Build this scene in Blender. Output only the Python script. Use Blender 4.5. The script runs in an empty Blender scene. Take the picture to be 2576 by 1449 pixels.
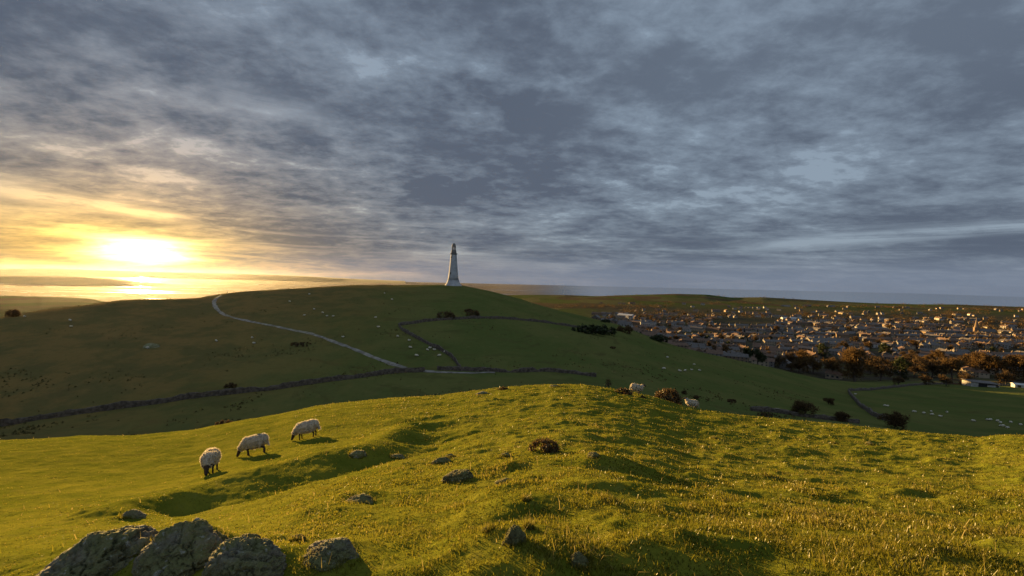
import bpy, bmesh, math, random
import numpy as np
from mathutils import Vector, Matrix, Euler

R = math.radians
random.seed(7)
rng = np.random.default_rng(11)
scene = bpy.context.scene
col = scene.collection

# ---------------------------------------------------------------- camera
F = 400.0                      # focal length in pixels of the 1024 px wide frame
PITCH, ROLL = R(1.15), R(1.3)
cam_data = bpy.data.cameras.new('camera')
cam_data.sensor_width = 36.0
cam_data.lens = 36.0 * F / 1024.0
cam_data.clip_start = 0.05
cam_data.clip_end = 90000.0
cam = bpy.data.objects.new('camera', cam_data)
col.objects.link(cam)
RC = Matrix.Rotation(R(90) - PITCH, 3, 'X') @ Matrix.Rotation(ROLL, 3, 'Z')
cam.matrix_world = RC.to_4x4()
scene.camera = cam

# ---------------------------------------------------------------- light and exposure
SUN_AZ, SUN_EL = R(-42.7), R(3.2)
SUN = Vector((math.sin(SUN_AZ) * math.cos(SUN_EL), math.cos(SUN_AZ) * math.cos(SUN_EL), math.sin(SUN_EL)))
sl = bpy.data.lights.new('sun', 'SUN')
sl.energy = 4.3
sl.angle = R(0.6)
sl.color = (1.0, 0.62, 0.22)
sun = bpy.data.objects.new('sun', sl)
sun.rotation_euler = SUN.to_track_quat('Z', 'Y').to_euler()
col.objects.link(sun)
scene.view_settings.view_transform = 'Standard'
scene.view_settings.look = 'None'
scene.view_settings.exposure = 2.35
scene.view_settings.gamma = 1.0
scene.view_settings.use_curve_mapping = False
scene.cycles.max_bounces = 6
scene.cycles.diffuse_bounces = 3
scene.cycles.transparent_max_bounces = 8
scene.cycles.use_denoising = True


class NT:
    """tiny node-tree writer"""
    def __init__(self, tree):
        self.t = tree
        tree.nodes.clear()

    def n(self, kind, **props):
        nd = self.t.nodes.new(kind)
        for k, v in props.items():
            setattr(nd, k, v)
        return nd

    def put(self, sock, val):
        if hasattr(val, 'is_output'):
            self.t.links.new(val, sock)
        elif hasattr(sock.default_value, '__len__') and not hasattr(val, '__len__'):
            sock.default_value = [val] * len(sock.default_value)
        else:
            if hasattr(val, '__len__') and len(sock.default_value) == 4 and len(val) == 3:
                val = (*val, 1.0)
            sock.default_value = val

    def m(self, op, a, b=None, c=None, clamp=False):
        nd = self.n('ShaderNodeMath', operation=op, use_clamp=clamp)
        for i, v in enumerate((a, b, c)):
            if v is not None:
                self.put(nd.inputs[i], v)
        return nd.outputs[0]

    def vm(self, op, a, b=None, out=0):
        nd = self.n('ShaderNodeVectorMath', operation=op)
        self.put(nd.inputs[0], a)
        if b is not None:
            self.put(nd.inputs[3 if op == 'SCALE' else 1], b)
        return nd.outputs[out]

    def noise(self, vec, scale, detail=4, rough=.55, dist=0.0, out=0):
        nd = self.n('ShaderNodeTexNoise')
        if vec is not None:
            self.put(nd.inputs['Vector'], vec)
        nd.inputs['Scale'].default_value = scale
        nd.inputs['Detail'].default_value = detail
        nd.inputs['Roughness'].default_value = rough
        nd.inputs['Distortion'].default_value = dist
        return nd.outputs[out]

    def step(self, x, lo, hi, a=0.0, b=1.0):
        nd = self.n('ShaderNodeMapRange', interpolation_type='SMOOTHSTEP')
        for i, v in enumerate((x, lo, hi, a, b)):
            self.put(nd.inputs[i], v)
        return nd.outputs[0]

    def mix(self, f, a, b, blend='MIX'):
        nd = self.n('ShaderNodeMix', data_type='RGBA', blend_type=blend)
        self.put(nd.inputs[0], f)
        self.put(nd.inputs[6], a)
        self.put(nd.inputs[7], b)
        return nd.outputs[2]

    def xyz(self, v):
        nd = self.n('ShaderNodeSeparateXYZ')
        self.put(nd.inputs[0], v)
        return nd.outputs

    def vec(self, x, y, z):
        nd = self.n('ShaderNodeCombineXYZ')
        for i, v in enumerate((x, y, z)):
            self.put(nd.inputs[i], v)
        return nd.outputs[0]


# ---------------------------------------------------------------- sky
world = bpy.data.worlds.new('World')
scene.world = world
world.use_nodes = True


def build_sky():
    w = NT(world.node_tree)
    D = w.n('ShaderNodeTexCoord').outputs['Generated']
    dx, dy, dz = w.xyz(D)
    zp = w.m('MAXIMUM', dz, 0.0)
    zc = w.m('ADD', zp, 0.20)
    px, py = w.m('DIVIDE', dx, zc), w.m('DIVIDE', dy, zc)
    ca, sa = math.cos(R(-4)), math.sin(R(-4))
    across = w.m('SUBTRACT', w.m('MULTIPLY', px, ca), w.m('MULTIPLY', py, sa))
    along = w.m('ADD', w.m('MULTIPLY', px, sa), w.m('MULTIPLY', py, ca))
    P = w.vec(across, w.m('MULTIPLY', along, 1.0), 0.0)
    P2_ = w.vec(across, w.m('MULTIPLY', along, 1.35), 0.0)
    big = w.noise(w.vm('ADD', P, CLOUD_SHIFT), 0.75, 3, .5, .2)
    mid = w.noise(w.vm('ADD', P2_, (3.1, 7.7, 0)), 2.7, 8, .62, .15)
    cell = w.noise(w.vm('ADD', P2_, (9.3, 1.2, 0)), 8.5, 7, .64, .2)
    c = w.m('ADD', w.m('ADD', w.m('MULTIPLY', big, .52), w.m('MULTIPLY', mid, .40)), w.m('MULTIPLY', cell, .28))
    # distance to the sun, flattened so that the glow spreads along the horizon
    ddx, ddy = w.m('SUBTRACT', dx, SUN.x), w.m('SUBTRACT', dy, SUN.y)
    dzs = w.m('SUBTRACT', dz, GLOW_Z)
    ddz = w.m('MULTIPLY', dzs, 2.7)
    h2 = w.m('ADD', w.m('MULTIPLY', ddx, ddx), w.m('MULTIPLY', ddy, ddy))
    q = w.m('SQRT', w.m('ADD', h2, w.m('MULTIPLY', ddz, ddz)))
    hq = w.m('SQRT', h2)
    wx, wy = math.sin(SUN_AZ - R(5)), math.cos(SUN_AZ - R(5))        # the lit sky spreads more to the south of the sun
    hw = w.m('SQRT', w.m('ADD', w.m('POWER', w.m('ABSOLUTE', w.m('SUBTRACT', dx, wx)), 2.0), w.m('POWER', w.m('ABSOLUTE', w.m('SUBTRACT', dy, wy)), 2.0)))
    # thin stretched streaks low over the horizon
    low = w.step(dz, 0.26, 0.03)
    streak = w.noise(w.vec(w.m('MULTIPLY', dx, 1.5), w.m('MULTIPLY', dy, 1.5), w.m('MULTIPLY', dz, 21.0)), 2.0, 6, .62, .5)
    gap = w.step(c, 0.685, 0.47)
    gap = w.m('ADD', w.m('MULTIPLY', gap, .72), w.m('MULTIPLY', w.step(c, 0.535, 0.46), .42))
    gap_low = w.step(streak, 0.44, 0.66)
    gapf0 = w.m('ADD', w.m('MULTIPLY', gap, w.m('SUBTRACT', 1.0, w.m('MULTIPLY', low, .45))), w.m('MULTIPLY', gap_low, w.m('MULTIPLY', low, .45)))
    def bar(c0, slope, dx0, wid, x0, x1, x2, x3):
        cz = w.m('ADD', c0, w.m('MULTIPLY', slope, w.m('SUBTRACT', dx, dx0)))
        g_ = w.m('POWER', 2.718, w.m('MULTIPLY', w.m('POWER', w.m('ABSOLUTE', w.m('DIVIDE', w.m('SUBTRACT', dz, cz), wid)), 2.0), -1.0))
        return w.m('MULTIPLY', g_, w.m('MULTIPLY', w.step(dx, x0, x1), w.step(dx, x3, x2)))
    rag = w.step(w.m('ADD', w.m('MULTIPLY', streak, .5), w.m('MULTIPLY', cell, .5)), .40, .58)
    lit = w.m('ADD', w.m('MULTIPLY', bar(.085, .063, .512, .010, .42, .62, .95, 1.0), .75), w.m('MULTIPLY', bar(.104, -.143, -.654, .012, -.9, -.8, -.66, -.60), .9))
    lit = w.m('ADD', lit, w.m('MULTIPLY', bar(.338, .0, -.5, .022, -.60, -.54, -.46, -.36), .55))
    lit = w.m('ADD', lit, w.m('MULTIPLY', bar(.055, .0, -.2, .012, -.35, -.22, -.05, .05), .5))
    dark = w.m('ADD', w.m('MULTIPLY', bar(.215, .05, -.3, .05, -.75, -.4, .1, .5), .16), w.m('MULTIPLY', bar(.40, .0, -.1, .05, -.25, -.15, .0, .12), .14))
    gapf = w.m('SUBTRACT', w.m('ADD', gapf0, w.m('MULTIPLY', lit, w.m('ADD', .35, w.m('MULTIPLY', rag, .65)))), dark, clamp=True)
    gapf = w.m('ADD', gapf, w.m('MULTIPLY', w.step(dx, -.05, .45), w.m('MULTIPLY', w.step(dz, .2, .42), .16)), clamp=True)
    # cool cloud colours (values are as seen after exposure)
    cold = w.mix(gapf, (0.100, 0.127, 0.176), (0.245, 0.312, 0.398))
    sea_air = w.m('MULTIPLY', w.step(dz, 0.075, 0.015), .75)
    cold = w.mix(sea_air, cold, (0.195, 0.240, 0.320))
    # warm side
    warmth = w.m('POWER', 2.718, w.m('MULTIPLY', w.m('SQRT', w.m('ADD', w.m('MULTIPLY', hw, hw), w.m('MULTIPLY', ddz, ddz))), -4.6))
    warm = w.mix(gapf, (0.25, 0.180, 0.100), (0.70, 0.50, 0.17))
    colr = w.mix(w.m('MULTIPLY', warmth, 1.35, clamp=True), cold, warm)
    # pale gold light under the cloud edge, fading away from the sun
    band = w.m('MULTIPLY', w.m('POWER', 2.718, w.m('MULTIPLY', w.m('POWER', w.m('DIVIDE', w.m('SUBTRACT', dz, .02), .05), 2.0), -1.0)),
               w.m('POWER', 2.718, w.m('MULTIPLY', hq, -4.2)))
    colr = w.mix(1.0, colr, w.vm('SCALE', (0.95, 0.56, 0.14), w.m('MULTIPLY', band, .12)), 'ADD')
    halo = w.m('POWER', 2.718, w.m('MULTIPLY', q, -10.0))
    colr = w.mix(1.0, colr, w.vm('SCALE', (1.0, .66, .07), w.m('MULTIPLY', halo, w.m('ADD', .55, w.m('MULTIPLY', gapf, .75)))), 'ADD')
    core = w.m('POWER', 2.718, w.m('MULTIPLY', w.m('POWER', w.m('DIVIDE', q, .052), 2.0), -1.0))
    core = w.m('MULTIPLY', core, w.m('ADD', .25, w.m('MULTIPLY', w.m('MAXIMUM', gapf, gap_low), 1.3)))
    colr = w.mix(1.0, colr, w.vm('SCALE', (1.0, .80, .36), w.m('MULTIPLY', core, 8.0)), 'ADD')
    # the clear air above the cloud shows through the gaps
    air = w.n('ShaderNodeTexSky', sky_type='NISHITA', sun_disc=False, sun_elevation=SUN_EL,
              sun_rotation=SUN_AZ % (2 * math.pi), altitude=130.0, air_density=1.0, dust_density=1.5)
    # added fill for the shaded slopes: unseen sky overhead and behind is brightened
    thin = w.m('ADD', 1.0, w.m('ADD', w.m('MULTIPLY', w.step(dz, .60, .85), 1.0), w.m('MULTIPLY', w.step(dy, -.05, -.6), 1.1)))
    colr = w.vm('SCALE', colr, thin)
    scale = 1.0 / (0.1 * 2 ** scene.view_settings.exposure)
    colr = w.vm('SCALE', colr, scale)
    colr = w.mix(1.0, colr, w.vm('SCALE', air.outputs[0], w.m('MULTIPLY', gapf, .04)), 'ADD')
    bg = w.n('ShaderNodeBackground')
    w.put(bg.inputs[0], colr)
    bg.inputs[1].default_value = 0.1
    out = w.n('ShaderNodeOutputWorld')
    w.t.links.new(bg.outputs[0], out.inputs[0])


CLOUD_SHIFT = (0.0, 0.0, 0.0)
GLOW_Z = math.sin(R(2.0))
build_sky()


# ---------------------------------------------------------------- helpers
def tag(o, label=None, cat=None, group=None, kind=None):
    for k, v in (('label', label), ('category', cat), ('group', group), ('kind', kind)):
        if v:
            o[k] = v
    return o


def ray(u, v):
    d = RC @ Vector(((u - 512) / F, -(v - 288) / F, -1.0))
    return d.x / d.y, d.z / d.y


def P2(X, Y):                  # pixel of the 2576-wide view -> (x/y, z/y)
    return ray(X * .397516, Y * .397516)


def P3(X, Y):                  # pixel of the photograph
    return ray(X * .313725, Y * .313725)


def crop(ox, oy, k):
    return lambda a, b: P3(ox + a * k, oy + b * k)


C1 = crop(0, 700, .42785)
C2 = crop(1000, 700, .42785)
C3 = crop(2000, 880, .49068)
C4 = crop(0, 1280, .46584)
C5 = crop(1100, 1200, .46584)
C6 = crop(2100, 1200, .45186)

_perm = np.random.default_rng(5).permutation(256)
_perm = np.concatenate([_perm, _perm, _perm])
_grad = np.random.default_rng(6).normal(size=(256, 3))
_grad /= np.linalg.norm(_grad, axis=1)[:, None]


def pnoise(x, y, z):
    x, y, z = np.broadcast_arrays(np.asarray(x, float), np.asarray(y, float), np.asarray(z, float))
    xi, yi, zi = np.floor(x).astype(int), np.floor(y).astype(int), np.floor(z).astype(int)
    xf, yf, zf = x - xi, y - yi, z - zi
    u, v, w = (t * t * t * (t * (t * 6 - 15) + 10) for t in (xf, yf, zf))
    res = 0
    for a in (0, 1):
        for b in (0, 1):
            for c in (0, 1):
                h = _perm[(_perm[(_perm[(xi + a) & 255] + yi + b) & 255] + zi + c) & 255]
                g = _grad[h]
                d = g[..., 0] * (xf - a) + g[..., 1] * (yf - b) + g[..., 2] * (zf - c)
                res = res + d * (u if a else 1 - u) * (v if b else 1 - v) * (w if c else 1 - w)
    return res * 1.6


def fbm(x, y, z=0.0, oct=4, rough=.5):
    r, a = 0, 1.0
    for i in range(oct):
        r = r + a * pnoise(x * 2 ** i + 17.3 * i, y * 2 ** i - 9.1 * i, np.asarray(z) * 2 ** i + 3.7 * i)
        a *= rough
    return r


def mesh_from(name, verts, faces, mats=(), smooth=True, matidx=None):
    """verts (n,3) array, faces: (m,3) or (m,4) array or list of arrays"""
    if isinstance(faces, np.ndarray):
        faces = [faces]
    me = bpy.data.meshes.new(name)
    verts = np.asarray(verts, np.float32)
    loops = np.concatenate([f.ravel() for f in faces]).astype(np.int32)
    tot = np.concatenate([np.full(len(f), f.shape[1], np.int32) for f in faces])
    start = np.concatenate([[0], np.cumsum(tot)[:-1]]).astype(np.int32)
    me.vertices.add(len(verts))
    me.vertices.foreach_set('co', verts.ravel())
    me.loops.add(len(loops))
    me.loops.foreach_set('vertex_index', loops)
    me.polygons.add(len(tot))
    me.polygons.foreach_set('loop_start', start)
    me.polygons.foreach_set('loop_total', tot)
    for m in mats:
        me.materials.append(m)
    if matidx is not None:
        me.polygons.foreach_set('material_index', np.asarray(matidx, np.int32))
    me.polygons.foreach_set('use_smooth', np.full(len(tot), smooth, bool))
    me.update(calc_edges=True)
    me.validate()
    return me


def link(name, me, parent=None, loc=None, rot=None):
    o = bpy.data.objects.new(name, me)
    col.objects.link(o)
    if parent is not None:
        o.parent = parent
    if loc is not None:
        o.location = loc
    if rot is not None:
        o.rotation_euler = rot
    return o


def floatattr(me, name, vals):
    a = me.attributes.new(name, 'FLOAT', 'POINT')
    a.data.foreach_set('value', np.asarray(vals, np.float32))


class MB:
    """collects solids and builds one mesh"""
    def __init__(self):
        self.v, self.f, self.mi = [], [], []
        self.n = 0

    def add(self, verts, faces, mi=0):
        self.v += [tuple(p) for p in verts]
        self.f += [tuple(i + self.n for i in f) for f in faces]
        self.mi += [mi] * len(faces)
        self.n = len(self.v)

    def box(self, x0, x1, y0, y1, z0, z1, mi=0):
        v = [(x, y, z) for z in (z0, z1) for y in (y0, y1) for x in (x0, x1)]
        self.add(v, [(0, 2, 3, 1), (4, 5, 7, 6), (0, 1, 5, 4), (2, 6, 7, 3), (0, 4, 6, 2), (1, 3, 7, 5)], mi)

    def gable(self, x0, x1, y0, y1, z0, z1, mi=0, over=.0, hip=0.0):
        ym = (y0 + y1) / 2
        x0 -= over; x1 += over; y0 -= over; y1 += over
        v = [(x0, y0, z0), (x1, y0, z0), (x1, y1, z0), (x0, y1, z0), (x0 + hip, ym, z1), (x1 - hip, ym, z1)]
        self.add(v, [(0, 1, 5, 4), (2, 3, 4, 5), (3, 0, 4), (1, 2, 5), (3, 2, 1, 0)], mi)

    def lathe(self, prof, seg=32, mi=0, cap=True):
        v, f = [], []
        for r, z in prof:
            v += [(r * math.cos(2 * math.pi * k / seg), r * math.sin(2 * math.pi * k / seg), z) for k in range(seg)]
        for i in range(len(prof) - 1):
            for k in range(seg):
                a, b = i * seg + k, i * seg + (k + 1) % seg
                f.append((a, b, b + seg, a + seg))
        if cap:
            f.append(tuple(range(seg))[::-1])
            f.append(tuple((len(prof) - 1) * seg + k for k in range(seg)))
        self.add(v, f, mi)

    def tube(self, pts, radii, seg=8, mi=0):
        v, f = [], []
        pts = [Vector(p) for p in pts]
        for i, p in enumerate(pts):
            d = (pts[min(i + 1, len(pts) - 1)] - pts[max(i - 1, 0)]).normalized()
            a = d.orthogonal().normalized()
            b = d.cross(a)
            for k in range(seg):
                t = 2 * math.pi * k / seg
                v.append(p + (a * math.cos(t) + b * math.sin(t)) * radii[i])
        for i in range(len(pts) - 1):
            for k in range(seg):
                q, w = i * seg + k, i * seg + (k + 1) % seg
                f.append((q, w, w + seg, q + seg))
        f.append(tuple(range(seg))[::-1])
        f.append(tuple((len(pts) - 1) * seg + k for k in range(seg)))
        self.add(v, f, mi)

    def mesh(self, name, mats, smooth=False):
        me = bpy.data.meshes.new(name)
        me.from_pydata(self.v, [], self.f)
        for m in mats:
            me.materials.append(m)
        me.polygons.foreach_set('material_index', self.mi)
        me.polygons.foreach_set('use_smooth', [smooth] * len(self.f))
        bm = bmesh.new()
        bm.from_mesh(me)
        bmesh.ops.recalc_face_normals(bm, faces=bm.faces)
        bm.to_mesh(me)
        bm.free()
        return me


# ---------------------------------------------------------------- materials
def surf(name, a, b, scale=1.0, rough=.9, bump=0.0, detail=6, coord='Object', spec=.2, lo=.35, hi=.65, extra=None):
    """two-tone procedural surface"""
    m = bpy.data.materials.new(name)
    m.use_nodes = True
    w = NT(m.node_tree)
    tc = w.n('ShaderNodeTexCoord').outputs['Object'] if coord == 'Object' else w.n('ShaderNodeNewGeometry').outputs['Position']
    nz = w.noise(tc, scale, detail, .6)
    c = w.mix(w.step(nz, lo, hi), a, b)
    if extra:
        c = extra(w, tc, c)
    p = w.n('ShaderNodeBsdfPrincipled')
    w.put(p.inputs['Base Color'], c)
    p.inputs['Roughness'].default_value = rough
    p.inputs['Specular IOR Level'].default_value = spec
    if bump:
        bn = w.n('ShaderNodeBump')
        bn.inputs['Strength'].default_value = bump
        bn.inputs['Distance'].default_value = .5 / scale
        w.put(bn.inputs['Height'], w.noise(tc, scale * 3, 6, .65))
        w.t.links.new(bn.outputs[0], p.inputs['Normal'])
    o = w.n('ShaderNodeOutputMaterial')
    w.t.links.new(p.outputs[0], o.inputs[0])
    return m


def leafy(name, cols, sheen=.35, gloss=0.0, attr='tint'):
    """foliage made of small faces: diffuse + light passing through"""
    m = bpy.data.materials.new(name)
    m.use_nodes = True
    w = NT(m.node_tree)
    at = w.n('ShaderNodeAttribute', attribute_name=attr).outputs['Fac']
    ramp = w.n('ShaderNodeValToRGB')
    ramp.color_ramp.elements[0].color = (*cols[0], 1)
    ramp.color_ramp.elements[1].color = (*cols[-1], 1)
    for i, cc in enumerate(cols[1:-1]):
        e = ramp.color_ramp.elements.new((i + 1) / (len(cols) - 1))
        e.color = (*cc, 1)
    w.put(ramp.inputs[0], at)
    c = ramp.outputs[0]
    d, t, g = w.n('ShaderNodeBsdfDiffuse'), w.n('ShaderNodeBsdfTranslucent'), w.n('ShaderNodeBsdfGlossy')
    w.put(d.inputs[0], c)
    w.put(t.inputs[0], c)
    g.inputs['Roughness'].default_value = .35
    g.inputs[0].default_value = (.8, .8, .75, 1)
    a = w.n('ShaderNodeMixShader'); a.inputs[0].default_value = sheen
    w.t.links.new(d.outputs[0], a.inputs[1]); w.t.links.new(t.outputs[0], a.inputs[2])
    b = w.n('ShaderNodeMixShader'); b.inputs[0].default_value = gloss
    w.t.links.new(a.outputs[0], b.inputs[1]); w.t.links.new(g.outputs[0], b.inputs[2])
    o = w.n('ShaderNodeOutputMaterial')
    w.t.links.new(b.outputs[0], o.inputs[0])
    return m


def ground_material():
    m = bpy.data.materials.new('pasture')
    m.use_nodes = True
    w = NT(m.node_tree)
    pos = w.n('ShaderNodeNewGeometry').outputs['Position']
    town = w.n('ShaderNodeAttribute', attribute_name='town').outputs['Fac']
    hill = w.n('ShaderNodeAttribute', attribute_name='hill').outputs['Fac']
    # near turf: olive with moss and straw-coloured patches
    a = w.mix(w.step(w.noise(pos, .9, 7, .65), .35, .66), (.082, .094, .010), (.134, .132, .016))
    a = w.mix(w.m('MULTIPLY', w.step(w.noise(pos, 2.6, 6, .7), .52, .72), .6), a, (.150, .135, .028))
    a = w.mix(w.m('MULTIPLY', w.step(w.noise(pos, 7.0, 5, .7), .55, .75), .55), a, (.034, .036, .008))
    # the far hillside: grazed green grass with rough brown patches
    b = w.mix(w.step(w.noise(pos, .035, 6, .6), .38, .62), (.078, .094, .026), (.104, .106, .032))
    b = w.mix(w.m('MULTIPLY', w.step(w.noise(pos, .11, 7, .68), .55, .74), .6), b, (.085, .062, .026))
    hx_, hy_, hz_ = w.xyz(pos)
    tracks = w.noise(w.vec(w.m('MULTIPLY', hx_, .05), w.m('MULTIPLY', hy_, .05), w.m('MULTIPLY', hz_, 1.3)), 1.0, 5, .65, .6)
    b = w.mix(w.m('MULTIPLY', w.step(tracks, .54, .66), .5), b, (.060, .058, .020))
    b = w.mix(w.m('MULTIPLY', w.step(w.noise(pos, .28, 7, .72), .56, .70), .5), b, (.150, .128, .045))
    warm_veil = w.step(w.m('ADD', w.xyz(pos)[0], w.m('MULTIPLY', w.noise(pos, .03, 5, .6), 60.0)), 10.0, -90.0)
    b = w.mix(w.m('MULTIPLY', warm_veil, .8), b, w.mix(w.step(w.noise(pos, .09, 7, .68), .42, .6), (.170, .105, .036), (.105, .080, .030)))  # brown on the left slope paints in the warm veil of sun haze
    b = w.mix(w.m('MULTIPLY', w.step(w.noise(pos, .6, 6, .7), .5, .75), .35), b, (.036, .050, .012))
    # town and farmland below
    vor = w.n('ShaderNodeTexVoronoi')
    w.put(vor.inputs['Vector'], w.vm('MULTIPLY', pos, (1.0, .55, 0.0)))
    vor.inputs['Scale'].default_value = .0065
    rnd = w.xyz(vor.outputs['Color'])
    fld = w.mix(w.step(rnd[0], .2, .8), (.060, .074, .020), (.096, .088, .034))
    fld = w.mix(w.m('MULTIPLY', w.step(rnd[1], .62, .75), .8), fld, (.075, .050, .028))
    fld = w.mix(w.m('MULTIPLY', w.step(w.noise(pos, .02, 6, .65), .54, .66), .8), fld, (.040, .032, .018))
    urban = w.mix(w.step(w.noise(pos, .045, 6, .65), .42, .6), (.050, .042, .032), (.072, .066, .030))
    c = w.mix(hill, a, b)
    c = w.mix(town, c, w.mix(w.n('ShaderNodeAttribute', attribute_name='urban').outputs['Fac'], fld, urban))
    d = w.n('ShaderNodeBsdfDiffuse')
    w.put(d.inputs[0], c)
    bn = w.n('ShaderNodeBump')
    bn.inputs['Strength'].default_value = .55
    bn.inputs['Distance'].default_value = .06
    w.put(bn.inputs['Height'], w.noise(pos, 14.0, 6, .7))
    w.t.links.new(bn.outputs[0], d.inputs['Normal'])
    o = w.n('ShaderNodeOutputMaterial')
    w.t.links.new(d.outputs[0], o.inputs[0])
    return m


def water_material():
    m = bpy.data.materials.new('bay_water')
    m.use_nodes = True
    w = NT(m.node_tree)
    pos = w.n('ShaderNodeNewGeometry').outputs['Position']
    x, y, z = w.xyz(pos)
    st = w.vec(w.m('MULTIPLY', x, .00034), w.m('MULTIPLY', y, .0019), 0.0)
    sand = w.step(w.noise(st, 3.2, 7, .62, .8), .38, .46)
    near = w.step(w.m('DIVIDE', x, y), .22, -.10)
    sand = w.m('MULTIPLY', sand, near)
    deep = w.m('SUBTRACT', 1.0, near)
    p = w.n('ShaderNodeBsdfPrincipled')
    w.put(p.inputs['Base Color'], w.mix(sand, w.mix(deep, (.020, .030, .042), (.050, .090, .135)), (.105, .078, .055)))
    w.put(p.inputs['Roughness'], w.m('ADD', w.m('ADD', .09, w.m('MULTIPLY', sand, .9)), w.m('MULTIPLY', deep, .0)))
    p.inputs['IOR'].default_value = 1.33
    w.put(p.inputs['Specular IOR Level'], w.m('SUBTRACT', .5, w.m('MULTIPLY', sand, .49)))
    bn = w.n('ShaderNodeBump')
    bn.inputs['Strength'].default_value = .08
    bn.inputs['Distance'].default_value = 1.0
    w.put(bn.inputs['Height'], w.noise(w.vm('MULTIPLY', pos, (.02, .05, 0)), 1.0, 5, .6))
    w.t.links.new(bn.outputs[0], p.inputs['Normal'])
    o = w.n('ShaderNodeOutputMaterial')
    w.t.links.new(p.outputs[0], o.inputs[0])
    return m


M = {}
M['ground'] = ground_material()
M['water'] = water_material()


def lichen(w, tc, c):
    up = w.xyz(w.n('ShaderNodeNewGeometry').outputs['Normal'])[2]
    moss = w.m('MULTIPLY', w.step(up, .1, .8), w.step(w.noise(tc, 3.5, 6, .65), .40, .58))
    c = w.mix(moss, c, (.150, .146, .045))
    c = w.mix(w.m('MULTIPLY', w.step(w.noise(tc, 1.7, 6, .6), .38, .55), .8), c, (.135, .140, .055))
    c = w.mix(w.m('MULTIPLY', w.step(w.noise(tc, 15.0, 5, .65), .60, .67), .8), c, (.32, .32, .28))
    c = w.mix(w.m('MULTIPLY', w.step(w.noise(tc, 22.0, 4, .6), .60, .7), .7), c, (.030, .026, .020))
    return c


M['rock'] = surf('lichen_rock', (.14, .126, .092), (.29, .268, .205), 4.0, .95, .9, extra=lichen)
M['mossy_rock'] = surf('mossy_rock', (.060, .054, .030), (.115, .105, .062), 7.0, 1.0, .9, extra=lichen)
M['wall_stone'] = surf('dry_stone', (.060, .048, .038), (.130, .106, .082), 1.6, .95, .8, coord='World')
M['track'] = surf('limestone_track', (.13, .115, .09), (.26, .235, .20), .5, .95, .3, coord='World')
M['limewash'] = surf('weathered_limewash', (.25, .25, .25), (.34, .34, .33), .35, .85, .15)
M['granite'] = surf('dark_granite', (.11, .10, .09), (.18, .16, .14), 1.5, .9, .4)
M['void'] = surf('dark_opening', (.012, .012, .014), (.02, .02, .022), 1.0, .6)
M['wool'] = surf('wool', (.40, .36, .28), (.62, .56, .44), 5.0, 1.0, .8, spec=.05)
wb = next(n for n in M['wool'].node_tree.nodes if n.type == 'BSDF_PRINCIPLED')
wb.inputs['Subsurface Weight'].default_value = .5
wb.inputs['Subsurface Radius'].default_value = (1.0, .9, .7)
wb.inputs['Subsurface Scale'].default_value = .05
M['lock'] = leafy('wool_locks', [(.34, .30, .22), (.52, .47, .37), (.66, .61, .50)], .45, .0)
M['face'] = surf('dark_face', (.030, .022, .018), (.050, .036, .028), 12.0, .9, .3, spec=.1)
M['smit'] = surf('marking_paint', (.030, .055, .060), (.10, .13, .12), 14.0, 1.0, .5, spec=.05)
M['slate'] = surf('slate_roof', (.070, .062, .056), (.120, .106, .094), .9, .6, .2)
M['slate_brown'] = surf('brown_tile_roof', (.095, .058, .038), (.150, .094, .062), .9, .8, .2)
M['white'] = surf('white_render', (.24, .225, .20), (.36, .34, .31), .5, .9)
M['cream'] = surf('cream_render', (.22, .175, .115), (.30, .24, .165), .5, .9)
M['grey'] = surf('grey_pebbledash', (.12, .105, .09), (.18, .165, .145), .6, .95)
M['stone'] = surf('brown_stone', (.12, .085, .055), (.19, .135, .088), .7, .95, .3)
M['bark'] = surf('bark', (.050, .038, .028), (.09, .07, .055), 3.0, .95, .6)
M['glass'] = surf('dark_window', (.02, .022, .026), (.035, .038, .045), 1.0, .25, spec=.6)
M['coat'] = surf('dark_coat', (.030, .030, .038), (.05, .05, .06), 6.0, .9, .2)
M['skin'] = surf('skin', (.42, .27, .20), (.48, .32, .24), 8.0, .6)
M['hair'] = surf('hair', (.04, .028, .02), (.07, .05, .035), 30.0, .7)
M['sheet'] = surf('white_sheet_metal', (.34, .34, .32), (.44, .44, .42), .4, .5, spec=.4)
M['grass'] = leafy('grass_blades', [(.042, .050, .006), (.116, .116, .010), (.175, .158, .016), (.255, .200, .062)], .45, .012)
M['rough'] = leafy('rough_growth', [(.050, .044, .016), (.095, .082, .028), (.165, .130, .055)], .35, .0)
M['rust_leaf'] = leafy('rust_brown_twigs', [(.050, .031, .015), (.105, .064, .025), (.158, .100, .040)], .35, .0)
M['brown_leaf'] = leafy('dull_brown_twigs', [(.042, .029, .016), (.088, .058, .028), (.125, .082, .038)], .3, .0)
M['green_leaf'] = leafy('dark_evergreen', [(.014, .020, .008), (.030, .040, .014), (.050, .058, .020)], .2, .02)
M['gorse_leaf'] = leafy('gorse', [(.040, .028, .013), (.085, .055, .022), (.135, .082, .030)], .3, .02)

# ---------------------------------------------------------------- terrain: one height field from the camera's hill to the coast
SG = np.concatenate([np.linspace(-3.2, -1.46, 90)[:-1], np.linspace(-1.46, 1.46, 1130), np.linspace(1.46, 3.2, 90)[1:]])
YG = np.exp(np.concatenate([np.linspace(math.log(.5), math.log(2.2), 70)[:-1], np.linspace(math.log(2.2), math.log(45), 470)[:-1],
                            np.linspace(math.log(45), math.log(420), 230)[:-1], np.linspace(math.log(420), math.log(9000), 150)]))


def line(pts):
    """pts: (X, Y, depth) in the 2576-wide view -> s, depth, t"""
    a = []
    for X, Y, d in pts:
        s, t = P2(X, Y)
        a.append((s, d, t))
    a = np.array(sorted(a))
    return a


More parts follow.
